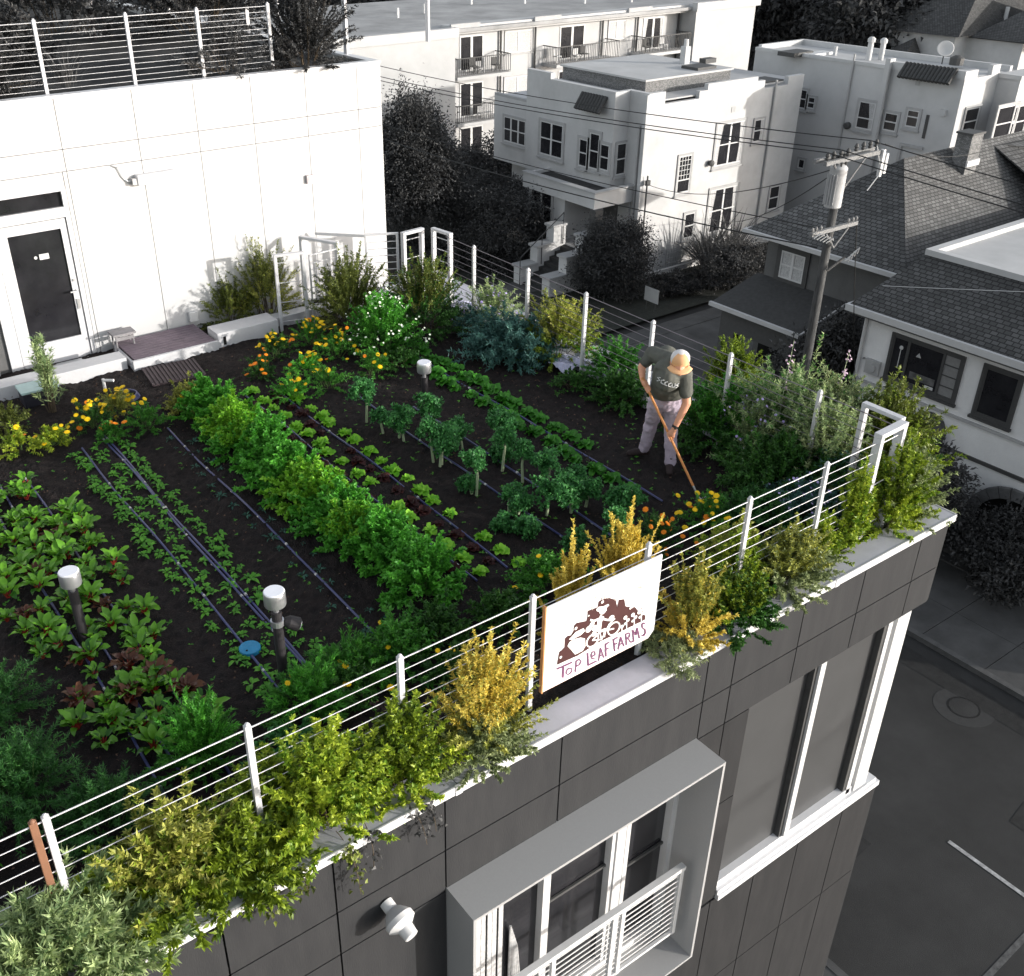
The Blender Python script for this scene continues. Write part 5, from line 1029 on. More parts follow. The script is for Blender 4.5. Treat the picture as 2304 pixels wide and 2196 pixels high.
bush('shrub','blue tinged low shrub in front of the corner shrubs','shrub',gp((1850,1120)),.62,.48,L_blue,K=220,n=52,l=.055,w=.016,m2=L_dark)
bush('shrub','dense olive shrub behind the white corner frame','shrub',gp((1975,1060)),.70,.90,L_laur,K=360,n=62,l=.055,w=.02,wild=.2,m2=L_olive)
bush('shrub','grey leaved shrub arching over the street side corner','shrub',(8.65,5.5,0),.62,.95,L_silver,K=260,n=56,l=.05,w=.016,wild=.4,m2=L_sage)
bush('leafy_bush','dark green filler between the man and the blue tinged shrub','bush',gp((1700,1180)),.5,.32,L_dill,K=190,n=46,l=.05,w=.018)
bush('leafy_bush','green foliage around the post right of the man','bush',gp((1680,960)),.5,.48,L_mid,K=200,n=50,l=.045,w=.016,m2=L_laur)
# flower spires in the feathery shrub
for (a,b,lab) in [((1740,900),(1787,765),'tall pinkish flower spire above the feathery shrub, left one'),((1855,880),(1912,790),'thin flower spire leaning right near the cream house'),((1300,0),(0,0),None)]:
    if not lab: continue
    P0=np.array(onz((a[0],a[1]+130),0)); P1=np.array(onx(b,float(P0[0])+.15)); r=tag(empty('flower_spire',tuple(P0)),lab,'flower spire'); MB().tube([P0,(P0+P1)/2+[-.03,0,.0],P1],[.006,.005,.002],5).build('stem',M_stemp,r); f=MB()
    for i in range(34):
        u=.45+.55*random.random(); q=P0+(P1-P0)*u+RNG.normal(size=3)*.018; disc(f,q,.014)
    f.build('blossoms',mat('petal_mauve',(.45,.33,.42),.6),r)['kind']='stuff'
bush('lavender_bush','wispy grey green lavender with violet heads beside the railing post','lavender',gp((1690,1030)),.5,.62,L_sage,K=150,n=40,l=.05,w=.009,flowers=(M_lav,90,.016,'many'),up=2,wild=.35)
bush('lavender_bush','low blue violet lavender in front of the feathery shrubs','lavender',gp((1800,1160)),.45,.35,L_blue,K=150,n=40,l=.045,w=.010,flowers=(M_lav,80,.016,'many'),wild=.2)
# self sown weeds over the open soil
mv,mf,mr=[],[],[]
for i in range(900):
    x,y=random.uniform(.9,8.2),random.uniform(5.0,12.2)
    if 2.2<x<3.05 or 3.6<x<4.5: continue
    for k in range(4): bigleaf(mv,mf,mr,(x,y,0.0),random.random()*6.28,random.uniform(.1,.8),random.uniform(.015,.04),random.uniform(.008,.018),.5,random.random(),.1,4)
tag(leafmesh('small_weeds',np.vstack(mv),np.array(mf),1,L_rad,loc=(4,8,0),rnd=np.array(mr)),kind='stuff')
# pale overlays added for coping seen catching light between plants
for px,r,lab in [((1290,815),.28,'added lavender sheet on the street side coping'),((1385,840),.22,'second added pale sheet partly hidden by weeds'),((1655,965),.25,'added bluish sheet at the foot of a railing post'),((1040,690),.2,'added pale sheet on the coping near the back corner')]:
    c=np.array(onz(px,.06)); m=grid(-r,r,-r*.7,r*.7,16,12,lambda X,Y:.05+.03*np.sin(X*22+Y*9)+.03*RNG.random(X.shape)-(X**2+Y**2)*.5)
    m.v=[v+c-[0,0,.03] for v in m.v]; tag(m.build('overlay',mat('lit_coping_lavender',(.50,.50,.66),.5,var=.15,scale=14,bump=.3),loc=tuple(c)),lab,'overlay')
# marigold patches
def marig(px,r,h,n,m,lab,fm=M_yel,fr=.042,K=70): return bush('marigold_plant',lab,'marigold',gp(px),r,h,m,K=K,n=38,l=.036,w=.013,flowers=(fm,int(n*1.9),fr*.78,'few'),stemm=M_stem,wild=.1)
marig((620,800),.30,.34,9,L_dark,'marigold plant with yellow heads nearest the step'); marig((700,775),.36,.36,12,L_mid,'marigold plant with a dense drift of yellow heads'); marig((760,800),.36,.34,12,L_mid,'marigold plant right of the dense drift near white flowers'); marig((690,840),.30,.25,7,L_pars,'bright green plant with scattered pale yellow heads')
marig((590,845),.24,.24,6,L_dark,'small marigold with orange heads beside the slatted mat',M_ora); marig((660,895),.30,.30,4,L_pars,'leafy green calendula in front of the marigold drift'); marig((840,840),.30,.32,4,L_mid,'green calendula with few heads left of the back lamp'); marig((740,870),.34,.26,3,L_mid,'green calendula foliage between the drift and the kale')
marig((215,960),.30,.34,14,L_dark,'marigold with orange and yellow heads beside the standpipe',M_yel,.045,80); marig((265,930),.24,.30,9,L_goldg,'marigold with bright yellow heads near the coiled hose'); marig((330,960),.34,.25,2,L_mid,'leafy plant between marigolds and the parsley row'); marig((250,985),.2,.2,3,L_mid,'small orange calendula at the head of the drip hoses',M_ora)
marig((45,1010),.30,.25,4,L_lime,'yellow flowered plant at the left edge behind the chard'); marig((120,1000),.26,.22,3,L_lime,'lime green plant with one flower left of the standpipe'); marig((420,920),.26,.22,1,L_goldg,'yellow green plant at the back of the parsley row')
marig((1590,1180),.34,.32,13,L_mid,'orange calendula plant under the hoe blade',M_yel,.040,90); marig((1480,1230),.34,.32,10,L_dark,'orange calendula plant behind the golden spikes',M_ora,.036,90); marig((1620,1260),.30,.34,3,L_lime,'spiky lime green plant behind the railing right of the sign',M_ora,.03,80)
tree_='young willow like sapling in front of the glass door'
bush('sapling',tree_,'sapling',gp((118,925)),.20,.95,L_sage,K=60,n=34,l=.085,w=.014,up=2,t0=.2,wild=.1,spread=.9,jit=.08)
bush('leafy_bush','brown green weeds left of the black tub','bush',gp((20,960)),.35,.28,L_olive,K=80,n=30,l=.04,w=.018)
# lower left feathery herbs
bush('fennel_clump','large dark feathery clump filling the lower left corner','fennel',(.42,6.0,0),.55,.50,L_dill,K=240,n=70,l=.050,w=.008,spread=.8,stemm=M_stem,wild=.1); bush('fennel_clump','dark feathery clump behind the large one at left edge','fennel',(.45,7.0,0),.48,.42,L_dill,K=190,n=70,l=.045,w=.008,spread=.8,stemm=M_stem); bush('fennel_clump','dark feathery clump beside the railing at lower left','fennel',(.85,5.35,0),.42,.36,L_dill,K=180,n=70,l=.045,w=.008,spread=.8,stemm=M_stem)
bush('tarragon_bush','pointed bright green bush at the front of the chard bed','bush',(1.62,5.55,0),.36,.56,L_mid,K=210,n=60,l=.045,w=.010,spread=.5,t0=.15,m2=L_pars,wild=.2); bush('leafy_bush','bright green patch at the left edge above the railing','bush',(-.05,5.6,0),.3,.3,L_pars,K=80,n=40,l=.04,w=.016)
bush('fern_clump','wide ferny green clump below the black spotlight','fern',(2.55,5.62,0),.46,.30,L_mid,ry=.4,K=170,n=52,l=.055,w=.010,spread=.6,flowers=(M_yel,4,.022,'few'),m2=L_pars); bush('fern_clump','ferny green clump right of the spotlight lamp by the railing','fern',(3.0,5.75,0),.40,.28,L_mid,K=140,n=48,l=.055,w=.010,spread=.6); bush('fern_clump','bluish green leaves under the railing below the ferny clumps','fern',(2.2,5.1,0),.40,.25,L_kale,K=90,n=36,l=.06,w=.03)
# planting along the front railing
bush('shrub','pale sage green shrub at the bottom left corner','shrub',(.28,4.42,-.02),.78,.55,L_sage,ry=.48,K=351,n=80,l=0.081,w=0.018,spread=.7,wild=.2,t0=.25); bush('shrub','pale sage shrub outside the frame edge at bottom left','shrub',(-.7,4.45,-.02),.6,.5,L_sage,ry=.4,K=162,n=57,l=0.086,w=0.020,spread=.7)
bush('shrub','glossy olive laurel leaning over the coping at lower left','shrub',(1.05,4.52,-.02),.58,.72,L_laur,ry=.42,K=283,n=69,l=0.060,w=0.022,spread=.8,wild=.25,t0=.3,m2=L_goldg,hang=.06)
bush('shrub','dark olive laurel left of the third railing post','shrub',(1.45,4.48,-.02),.42,.50,L_laur,ry=.40,K=202,n=69,l=0.057,w=0.022,spread=.8,wild=.2,t0=.2,hang=.1)
bush('shrub','bright lime green shrub with trailing shoots over the coping','shrub',(2.10,4.52,-.02),.55,.78,L_lime,ry=.42,K=310,n=71,l=0.044,w=0.024,spread=1.0,wild=.2,hang=.08); bush('shrub','lime green shrub between the lime and golden shrubs','shrub',(2.72,4.52,-.02),.45,.70,L_lime,ry=.36,K=243,n=64,l=0.041,w=0.023,spread=1.0,wild=.3,m2=L_laur,hang=.06)
bush('shrub','golden tipped shrub just left of the sign','shrub',(3.42,4.50,-.02),.50,.82,L_goldg,ry=.36,K=310,n=80,l=0.034,w=0.015,spread=.9,wild=.3,m2=L_gold,up=2); bush('shrub','low grey green growth on the coping under the golden shrub','shrub',(3.30,4.40,-.0),.52,.34,L_silver,ry=.26,K=256,n=64,l=0.034,w=0.016,spread=1.0,wild=.2)
bush('golden_spikes','upright golden spiky plant behind the upper edge of the sign','golden shrub',(4.62,4.95,0),.30,1.00,L_gold,ry=.24,K=121,n=97,l=0.032,w=0.016,up=2,spread=.7,t0=.3,wild=.2); bush('golden_spikes','tallest golden spiky plant right behind the sign corner','golden shrub',(5.25,4.98,0),.38,1.08,L_gold,ry=.28,K=162,n=103,l=0.034,w=0.016,up=2,spread=.7,t0=.3,wild=.2)
bush('golden_spikes','golden shrub spilling over the coping right of the sign','golden shrub',(5.56,4.46,-.02),.30,.74,L_gold,ry=.30,K=216,n=80,l=0.034,w=0.016,spread=.9,wild=.3,m2=L_goldg,hang=.03); bush('dry_tuft','grey dry tuft on the coping below the golden shrub','dry tuft',(5.32,4.40,.0),.34,.16,L_silver,K=148,n=41,l=0.046,w=0.008)
bush('shrub','dark green shrub spilling over the coping beside the golden one','shrub',(6.08,4.44,-.02),.44,.46,L_dark,ry=.34,K=283,n=73,l=0.041,w=0.022,wild=.15,m2=L_laur,hang=.04)
bush('shrub','silvery olive shrub between the two right hand posts','shrub',(6.85,4.50,-.02),.56,.58,L_silver,ry=.34,K=337,n=75,l=0.039,w=0.018,wild=.2,m2=L_goldg,hang=.03); bush('shrub','lime and olive shrub at the foot of the post right of the sign','shrub',(6.35,4.66,-.02),.34,.62,L_laur,ry=.26,K=175,n=57,l=0.041,w=0.021,wild=.25,m2=L_lime)
bush('vine','lime green climber wrapped round the white corner frame','climber',(7.85,4.56,-.02),.24,.9,L_lime,ry=.16,K=121,n=52,l=0.044,w=0.025,up=2,spread=1.0,wild=.1); bush('vine','lime green shrub inside the corner frame hanging over the edge','climber',(8.50,4.58,-.02),.46,.85,L_lime,ry=.34,K=283,n=64,l=0.048,w=0.023,wild=.35,m2=L_laur); bush('shrub','grey leaved sprays overhanging the outermost coping corner','shrub',(8.80,4.65,-.02),.52,.62,L_silver,ry=.38,K=256,n=57,l=0.048,w=0.018,wild=.5)
bush('shrub','leafy lime shrub behind the railing left of the third post','shrub',(1.75,4.72,-.02),.45,.62,L_lime,ry=.3,K=180,n=60,l=.042,w=.022,spread=1.0,m2=L_laur); bush('shrub','olive shrub filling the planter left of the double post','shrub',(.62,4.62,-.02),.5,.50,L_laur,ry=.32,K=190,n=60,l=.045,w=.018,m2=L_lime)
bush('shrub','olive green growth filling the planter beside the corner frame','shrub',(7.45,4.62,-.02),.42,.42,L_laur,ry=.28,K=170,n=56,l=.036,w=.018,m2=L_lime); bush('shrub','green shrub behind the railing next to the orange calendulas','shrub',(6.6,4.9,-.02),.42,.55,L_lime,ry=.3,K=150,n=56,l=.036,w=.014,up=2,m2=L_goldg)
# trailing strands over the coping
def strand(x0,y0,dx,ln,m,lab,n=60):
    P0=np.array([x0,y0,.05]); P1=np.array([x0+dx*.5,4.18,.05]); P2=np.array([x0+dx,4.20,-ln]); r=tag(empty('trailing_vine',(x0,y0,.05)),lab,'trailing vine')
    t=np.linspace(0,1,12)[:,None]; C_=(1-t)**2*P0+2*t*(1-t)*P1+t*t*P2; MB().tube(C_,.003,4,cap=False).build('stem',M_twig,r)
    u=RNG.random(n)[:,None]; Q=(1-u)**2*P0+2*u*(1-u)*P1+u*u*P2+RNG.normal(size=(n,3))*.03; Q[:,1]=np.minimum(Q[:,1],4.24); V,F,pr=leaves(Q,RNG.normal(size=Q.shape)+[0,-.4,-.2],.042,.026); leafmesh('leaves',V,F,pr,m,r)
for i,(x,dx,ln,mm) in enumerate([(2.10,.05,.42,L_olive),(2.3,-.04,.25,M_treeg2),(2.62,.08,.30,M_treeg2),(2.75,.03,.22,M_treeg2),(1.75,.02,.15,L_olive),(1.5,.0,.18,L_olive)]): strand(x,4.4,dx,ln,mm,['longest dark trailing vine hanging down the dark panels','thin grey trailing vine beside the longest one','grey vine hanging below the lime shrub','short grey vine near the golden shrub','short olive vine over the coping below the laurel','small olive vine at the left of the bare coping'][i],70 if i==0 else 45)
# ================================================================ SIGN
SY=4.545
def sp(x,y,off=0): return np.array(ony(sg(x,y),SY-.012-off))
sgn=empty('farm_sign',tuple(sp(100,1660)),'white farm banner with brown cycling artwork and lettering tied to the railing','sign')
TL,TR,BRr,BL=sp(100,805),sp(1366,228),sp(1322,1015),sp(92,1668)
zT=max(TL[2],TR[2]); x0_,x1_=float(BL[0])+.01,float(TR[0]); zT=float((TL[2]+TR[2])/2); zB=float((BL[2]+sp(1280,1085)[2])/2)
MB().extr([(x0_,SY-.01,zB),(x1_-.06,SY-.01,zB),(x1_,SY-.01,zB+.06),(x1_,SY-.01,zT),(x0_,SY-.01,zT)],(0,.012,0)).build('banner',mat('banner_white',(.80,.78,.78),.5,var=.02),sgn)
fm_=MB(); fm_.box((x0_-.015,SY-.012,zB-.01),(x0_-.002,SY+.02,zT+.01)); fm_.box((x0_,SY-.0,zB-.014),(x1_-.06,SY+.02,zB-.002)); fm_.build('backing_edge',mat('backing_orange',(.45,.22,.09),.6),sgn)
M_brown=mat('print_brown',(.055,.018,.018),.6,var=.1); M_bone=mat('print_bone',(.80,.76,.74),.6,var=.03); M_pur=mat('print_plum',(.14,.05,.11),.6,var=.1)
def overlay(polys,m,name,off):
    mb=MB()
    for i,P in enumerate(polys): mb.poly([sp(x,y,off+i*.00004) for x,y in P])
    o=mb.build(name,m,sgn)
    import bmesh
    b=bmesh.new(); b.from_mesh(o.data); bmesh.ops.triangulate(b,faces=b.faces[:]); b.to_mesh(o.data); b.free(); return o
def circ(x,y,r,k=14,sq=.48): return [(x+r*math.cos(a),y+r*math.sin(a)-sq*r*math.cos(a)) for a in np.linspace(0,2*math.pi,k+1)[:-1]]
blob=[(250,1388),(275,1250),(300,1235),(330,1200),(335,1110),(365,1080),(400,1075),(430,1020),(430,975),(460,945),(510,935),(560,925),(575,870),(575,820),(620,800),(680,780),(690,720),(740,690),(800,680),(860,700),(868,685),(885,780),(905,700),(960,695),(975,770),(1010,775),(1060,770),(1085,790),(1110,830),(1145,785),(1160,850),(1185,870),(1180,910),(880,1060),(700,1145),(470,1290)]
overlay([blob],M_brown,'artwork_ground',.0015)
def line(P,w): # thick stroke polygon pieces
    out=[]
    for (xa,ya),(xb,yb) in zip(P[:-1],P[1:]):
        d=np.array([xb-xa,yb-ya],float); L_=np.hypot(*d)+1e-6; n=np.array([-d[1],d[0]])/L_*w/2; e=d/L_*w*.2
        out.append([(xa-e[0]+n[0],ya-e[1]+n[1]),(xb+e[0]+n[0],yb+e[1]+n[1]),(xb+e[0]-n[0],yb+e[1]-n[1]),(xa-e[0]-n[0],ya-e[1]-n[1])])
    return out
def ring(x,y,r,w): 
    P=circ(x,y,r,18); return line(P+[P[0]],w)
white=[]
white+=ring(850,1005,62,14)+ring(625,1130,62,14)+ring(470,1235,26,10)
white+=line([(625,1130),(700,1040),(850,1005)],14)+line([(700,1040),(720,1120),(625,1130)],12)+line([(720,1120),(800,960),(860,900)],12)
white+=line([(690,1030),(700,930),(725,880)],46)+line([(715,900),(790,915),(840,890)],22)+line([(700,1040),(760,1010),(745,1090)],22)+line([(700,900),(640,925),(605,915)],22)
white+=[circ(735,815,38),[(665,800),(690,775),(740,770),(790,745),(800,760),(770,790),(775,815),(700,830),(668,820)]]
white+=[circ(825,895,30),circ(585,1010,34),circ(620,960,26),circ(650,1000,30),circ(640,1060,26)]
white+=[[(360,1190),(380,1150),(420,1120),(500,1100),(545,1110),(550,1190),(520,1240),(440,1280),(400,1230)],[(375,1120),(450,1040),(530,1000),(545,1030),(500,1075),(400,1125)]]
for x,y,r in [(290,1308,13),(450,1003,15),(585,870,9),(730,725,15),(735,688,10),(765,678,9),(1025,790,12),(1048,778,10),(1120,830,22)]: white.append(circ(x,y,r))
for x,y in [(985,960),(1065,930),(1140,890)]: white+=line([(x,y+55),(x,y-60)],9)+[circ(x-14,y-70,20),circ(x+15,y-45,17),circ(x-16,y-5,14)]
white+=[circ(935,985,18)]+line([(935,1040),(935,985)],8)
overlay(white,M_bone,'artwork_figures',.0035)
bits=[]
for x,y in [(480,820),(470,855),(500,740),(570,712),(645,650),(660,680),(760,655),(860,618),(865,700),(980,620),(1020,570),(1130,565),(1145,575),(1150,690),(345,960),(290,1000),(330,1010),(245,1130),(300,1050),(375,960),(600,770),(625,800),(510,880),(800,640)]: bits.append([(x-9,y+9),(x,y-11),(x+9,y-9),(x+2,y+8)])
bits+=line([(580,805),(640,772)],7)+line([(705,700),(770,665)],5)+line([(760,668),(790,690)],5)+line([(1100,565),(1125,578),(1150,562)],8)
overlay(bits,mat('print_faint',(.50,.42,.38),.6),'artwork_specks',.002)
# lettering as strokes, drawn letter by letter
T=[]; W_=15
T+=line([(250,1432),(408,1362)],17)+line([(318,1415),(312,1520)],22)                       # T
T+=ring(378,1455,30,13)                                                                       # o
T+=line([(455,1345),(445,1462)],14)+line([(452,1350),(485,1330),(505,1350),(490,1385),(452,1405)],13)  # P
T+=line([(575,1262),(580,1392)],17)+line([(575,1394),(668,1348)],15)                        # L
T+=line([(620,1300),(655,1280),(650,1250),(625,1250),(612,1285),(620,1325),(655,1315)],12)   # e
T+=line([(690,1345),(712,1210),(745,1312)],14)+line([(694,1300),(736,1278)],11)             # A
T+=line([(765,1170),(768,1298)],16)+line([(762,1172),(802,1150)],14)+line([(766,1228),(795,1212)],13) # F
T+=line([(848,1120),(862,1245)],16)+line([(845,1122),(892,1098)],14)+line([(852,1178),(885,1160)],13) # F
T+=line([(898,1225),(925,1095),(958,1192)],14)+line([(906,1180),(948,1158)],11)             # A
T+=line([(978,1060),(985,1180)],14)+line([(978,1064),(1010,1050),(1022,1072),(1008,1100),(982,1112)],13)+line([(1000,1106),(1030,1150),(1058,1140)],12) # R
T+=line([(1062,1140),(1050,1020),(1085,1075),(1098,1000),(1122,1105)],14)                   # M
T+=line([(1180,955),(1165,945),(1148,965),(1155,1000),(1180,1015),(1185,1050),(1168,1078),(1148,1078)],14) # S
overlay(T,M_pur,'lettering',.002)
# ================================================================ PERSON
def remesh(o,v,sm=6,f=.6):
    r=o.modifiers.new('r','REMESH'); r.mode='VOXEL'; r.voxel_size=v; r.use_smooth_shade=True
    s=o.modifiers.new('s','SMOOTH'); s.iterations=sm; s.factor=f
def folds(o,st,sc):
    tx=bpy.data.textures.new('cloth_folds','CLOUDS'); tx.noise_scale=sc; tx.noise_depth=2
    d=o.modifiers.new('d','DISPLACE'); d.texture=tx; d.strength=st; d.mid_level=.5; d.texture_coords='LOCAL'
def ball(m,c,r,k=14):
    c=np.array(c,float); r=np.array(r,float)*np.ones(3); V=[];F=[]; n=8
    for i in range(n+1):
        a=math.pi*i/n
        for j in range(k): b=2*math.pi*j/k; V.append(c+r*np.array([math.sin(a)*math.cos(b),math.sin(a)*math.sin(b),-math.cos(a)]))
    for i in range(n):
        for j in range(k): a=i*k+j; b=i*k+(j+1)%k; F.append((a,b,b+k,a+k))
    m.add(V,F)
def limb(m,P,R):
    P=[np.array(p,float) for p in P]
    # subdivide for taper
    Q=[];RR=[]
    for i in range(len(P)-1):
        for t in np.linspace(0,1,5)[:-1]: Q.append(P[i]+(P[i+1]-P[i])*t); RR.append(R[i]+(R[i+1]-R[i])*t)
    Q.append(P[-1]); RR.append(R[-1]); m.tube(Q,RR,12)
    for p,r in zip(P,R): ball(m,p,r*.99,12)
def z7(x,y,z): return onz(c7(x,y),z)
ankR,ankL=z7(585,1350,.10),z7(322,1215,.10)
hipR,hipL=z7(610,730,.84),z7(470,730,.84); pel=(hipR+hipL)/2
kneeR,kneeL=z7(592,1010,.47),z7(395,950,.47)
neck=z7(625,290,1.44); shL=z7(405,255,1.36); shR=z7(735,470,1.27); head=z7(685,345,1.545)
HA=z7(325,560,1.10); HB=z7(888,1758,.03); hoe=lambda t: HA+(HB-HA)*t
elL=z7(292,395,1.22); elR=z7(755,765,.98); wrR=z7(632,1020,.72); wrL=z7(300,515,1.13)
# lower hand: point of the handle under its pixel
tb=min(np.linspace(0,1,200),key=lambda t:abs((lambda q:(q[0]))(0) if False else np.linalg.norm(np.cross(nrm(ray(c7(600,1110))),nrm(hoe(t)-CC)))))
HM=hoe(tb)
fwd=nrm(np.array([-.75,-.66,0.])); side_=nrm((shR-shL)*np.array([1,1,0])); fc=nrm(np.cross([0,0,1.],side_)); fc=nrm(np.array([-.68,-.73,0.])); side_=np.array([-fc[1],fc[0],0.])*1.0; side_=side_ if np.dot(side_,shR-shL)>0 else -side_
M_skin=mat('skin',(.62,.30,.19),.55,var=.08,scale=14); M_shirt=mat('shirt_olive_grey',(.092,.094,.082),.85,var=.2,scale=9,bump=.3,bscale=18); M_trou=mat('trousers_lilac_khaki',(.42,.35,.42),.85,var=.14,scale=10,bump=.5,bscale=16)
M_boot=mat('boot_brown',(.028,.018,.018),.7); M_capw=mat('cap_white',(.62,.60,.60),.8,var=.06); M_capo=mat('cap_orange',(.74,.42,.22),.8,var=.06); M_hand=mat('handle_wood',(.62,.26,.09),.5,var=.15,scale=6,stretch=(8,8,1))
base_=np.array([(ankR[0]+ankL[0])/2,(ankR[1]+ankL[1])/2,0.])
b=MB()
limb(b,[ankR+[0,0,-.04],kneeR,hipR],[.042,.05,.07]); limb(b,[ankL+[0,0,-.04],kneeL,hipL],[.042,.055,.085])
limb(b,[pel,(pel+neck)/2,neck-[0,0,.12]],[.10,.09,.09]); limb(b,[shL,elL,wrL],[.055,.043,.029]); limb(b,[shR,elR,wrR],[.055,.045,.029])
limb(b,[neck-[0,0,.08],neck+(head-neck)*.4],[.045,.05]); limb(b,[shL,neck-[0,0,.09],shR],[.05,.05,.05])
ball(b,head,(.078,.078,.10)); hd=head+fc*.05-[0,0,.045]; ball(b,hd,(.055,.055,.065)); nose=head+fc*.095-[0,0,.03]; limb(b,[head+fc*.07,nose],[.014,.016]); ball(b,head+fc*.075-[0,0,.085],(.025,.03,.022))
for s_ in (-1,1): ball(b,head+side_*s_*.078-[0,0,.02],(.014,.018,.028)); ball(b,head+side_*s_*.03+fc*.07,(.016,.014,.012))
def hand(wr,grip,ax):
    ax=nrm(ax); palm=wr+(grip-wr)*.62; limb(b,[wr,palm],[.028,.034]); 
    v=nrm(grip-wr); lat=nrm(np.cross(ax,v)); 
    for i in range(4):
        o=ax*(i-1.5)*.021; L_=(.9,1.,.96,.8)[i]; st=palm+o+lat*.018; k1=grip+o+lat*.024+v*.01; k2=grip+o+v*.028*L_; k3=grip+o-lat*.022+v*.008; 
        limb(b,[st,k1,k2,k3],[.0115,.0105,.0095,.0085])
    th=palm-ax*.035; limb(b,[palm-ax*.01,th-lat*.015,grip-ax*.05-lat*.018+v*.01],[.014,.012,.010])
hax=nrm(HB-HA); hand(wrL,hoe(.03),-hax); hand(wrR,HM,hax)
body=b.build('person',M_skin,loc=tuple(base_)); remesh(body,.0075,3,.4)
tag(body,'person in pale cap, dark t-shirt and lilac grey trousers, stooping over a hoe','person')
t=MB(); limb(t,[ankR+[0,0,-.02],ankR*.5+kneeR*.5,kneeR,hipR],[.064,.068,.074,.108]); limb(t,[ankL+[0,0,-.02],ankL*.5+kneeL*.5,kneeL,hipL],[.064,.068,.074,.108]); limb(t,[hipL+[0,0,.02],hipR+[0,0,.02]],[.105,.105]); limb(t,[pel,pel+(neck-pel)*.25],[.13,.13])
for i in range(9): 
    for a_,k_ in ((ankR,kneeR),(ankL,kneeL)):
        q=a_+(k_-a_)*random.random()*1.1; an=random.random()*6.28; ball(t,q+[.05*math.cos(an),.05*math.sin(an),0],(.030,.030,.014),8)
o=t.build('trousers',M_trou,body); remesh(o,.010,3,.5); folds(o,.035,.085)
s=MB(); mid=pel+(neck-pel)*.30+fc*.02
secs=[(pel+(neck-pel)*.10,.185,.150),(mid,.185,.155),(pel+(neck-pel)*.62+fc*.02,.19,.135),(neck-[0,0,.10]+fc*.01,.185,.115),(neck-[0,0,.03],.10,.075)]
V=[];F=[];k=20
shn=nrm(shR-shL)
for i,(c,wd,dp_) in enumerate(secs):
    ax=side_; 
    for j in range(k): a=2*math.pi*j/k; V.append(c+ax*wd*math.cos(a)+fc*dp_*math.sin(a))
for i in range(4):
    for j in range(k): a=i*k+j; b2=i*k+(j+1)%k; F.append((a,b2,b2+k,a+k))
F+= [tuple(range(k))[::-1],tuple(4*k+j for j in range(k))]; s.add(V,F)
limb(s,[shL,neck-[0,0,.08]-fc*.03,shR],[.082,.105,.085]); ball(s,z7(555,262,1.37),(.11,.11,.09)); ball(s,neck-[0,0,.02],(.075,.075,.05)); ball(s,z7(640,420,1.30),(.14,.14,.12)); ball(s,z7(560,520,1.22),(.14,.13,.13)); limb(s,[shL,shL+(elL-shL)*.62],[.078,.066]); limb(s,[shR,shR+(elR-shR)*.62],[.082,.072])
for i in range(10): a=random.random()*6.28; q=pel+(neck-pel)*random.uniform(.15,.6); ball(s,q+side_*.16*math.cos(a)+fc*.12*math.sin(a),(.02,.02,.05),8)
o=s.build('shirt',M_shirt,body); remesh(o,.010,3,.5); folds(o,.018,.11)
# print across the chest: short strokes of illegible lettering
tx_=MB(); cpos=pel+(neck-pel)*.55
from mathutils.bvhtree import BVHTree
bvh=BVHTree.FromPolygons([tuple(v) for v in np.vstack(s.v)],s.f)
def chest(u,v):
    q=cpos+side_*u+nrm(neck-pel)*v; h=bvh.ray_cast(Vector(q+fc*.8),Vector(-fc))
    return (np.array(h[0])+fc*.008) if h[0] is not None else q+fc*.15
def chest_old(u,v):
    return cpos+side_*u+nrm(neck-pel)*v+fc*(.172*math.sqrt(max(.1,1-(u/.24)**2))+.035)
x=-.15
for L_ in ['S','C','C','G','U','S']:
    w=.026; h=.045
    P={'S':[(1,1),(0,.8),(1,.3),(0,0)],'C':[(1,1),(0,.8),(0,.2),(1,0)],'G':[(1,1),(0,.8),(0,.2),(1,0),(1,.45)],'U':[(0,1),(0,.1),(1,.1),(1,1)]}[L_]
    tx_.tube([chest(x+w*a,.02-x*.35+h*b2) for a,b2 in P],.0055,5); x+=w*1.45
tx_.build('shirt_print',mat('print_pale',(.55,.55,.55),.7),body)
# cap
cu=head+[0,0,.045]+fc*.005; cp_=MB(); 
up=nrm(np.array([0,0,1.])+fc*.55)
cp_.lathe(cu-up*.03,[(.092,0),(.093,.03),(.088,.058),(.068,.085),(.034,.098),(.004,.102)],22,tuple(up)); o=cp_.build('cap_crown',M_capw,body,smooth=True)
fp=MB(); fw=nrm(fc-up*np.dot(fc,up)); 
V=[];F=[];sd=nrm(np.cross(up,fw))
for i in range(7):
    for j in range(9):
        a=(j/8-.5)*2.0; h=[-.028,.0,.03,.055,.075,.088,.098][i]; r=[.094,.0955,.094,.084,.068,.049,.032][i]; V.append(cu+up*(h+.002)+(fw*math.cos(a)+sd*math.sin(a))*(r+.003))
F=[(i*9+j,i*9+j+1,(i+1)*9+j+1,(i+1)*9+j) for i in range(6) for j in range(8)]; fp.add(V,F); fp.build('cap_front',M_capo,body,smooth=True)
bi=MB(); V=[];F=[]
for i in range(5):
    for j in range(11):
        a=(j/10-.5)*1.9; r=.095+.075*i/4*math.cos(a*.85); V.append(cu-up*(.028+.012*(i/4)**2+.010*abs(math.sin(a)))+(fw*math.cos(a)+sd*math.sin(a))*r)
F=[(i*11+j,i*11+j+1,(i+1)*11+j+1,(i+1)*11+j) for i in range(4) for j in range(10)]; bi.add(V,F); o=bi.build('cap_bill',M_capo,body,smooth=True); so_=o.modifiers.new('s','SOLIDIFY'); so_.thickness=.006
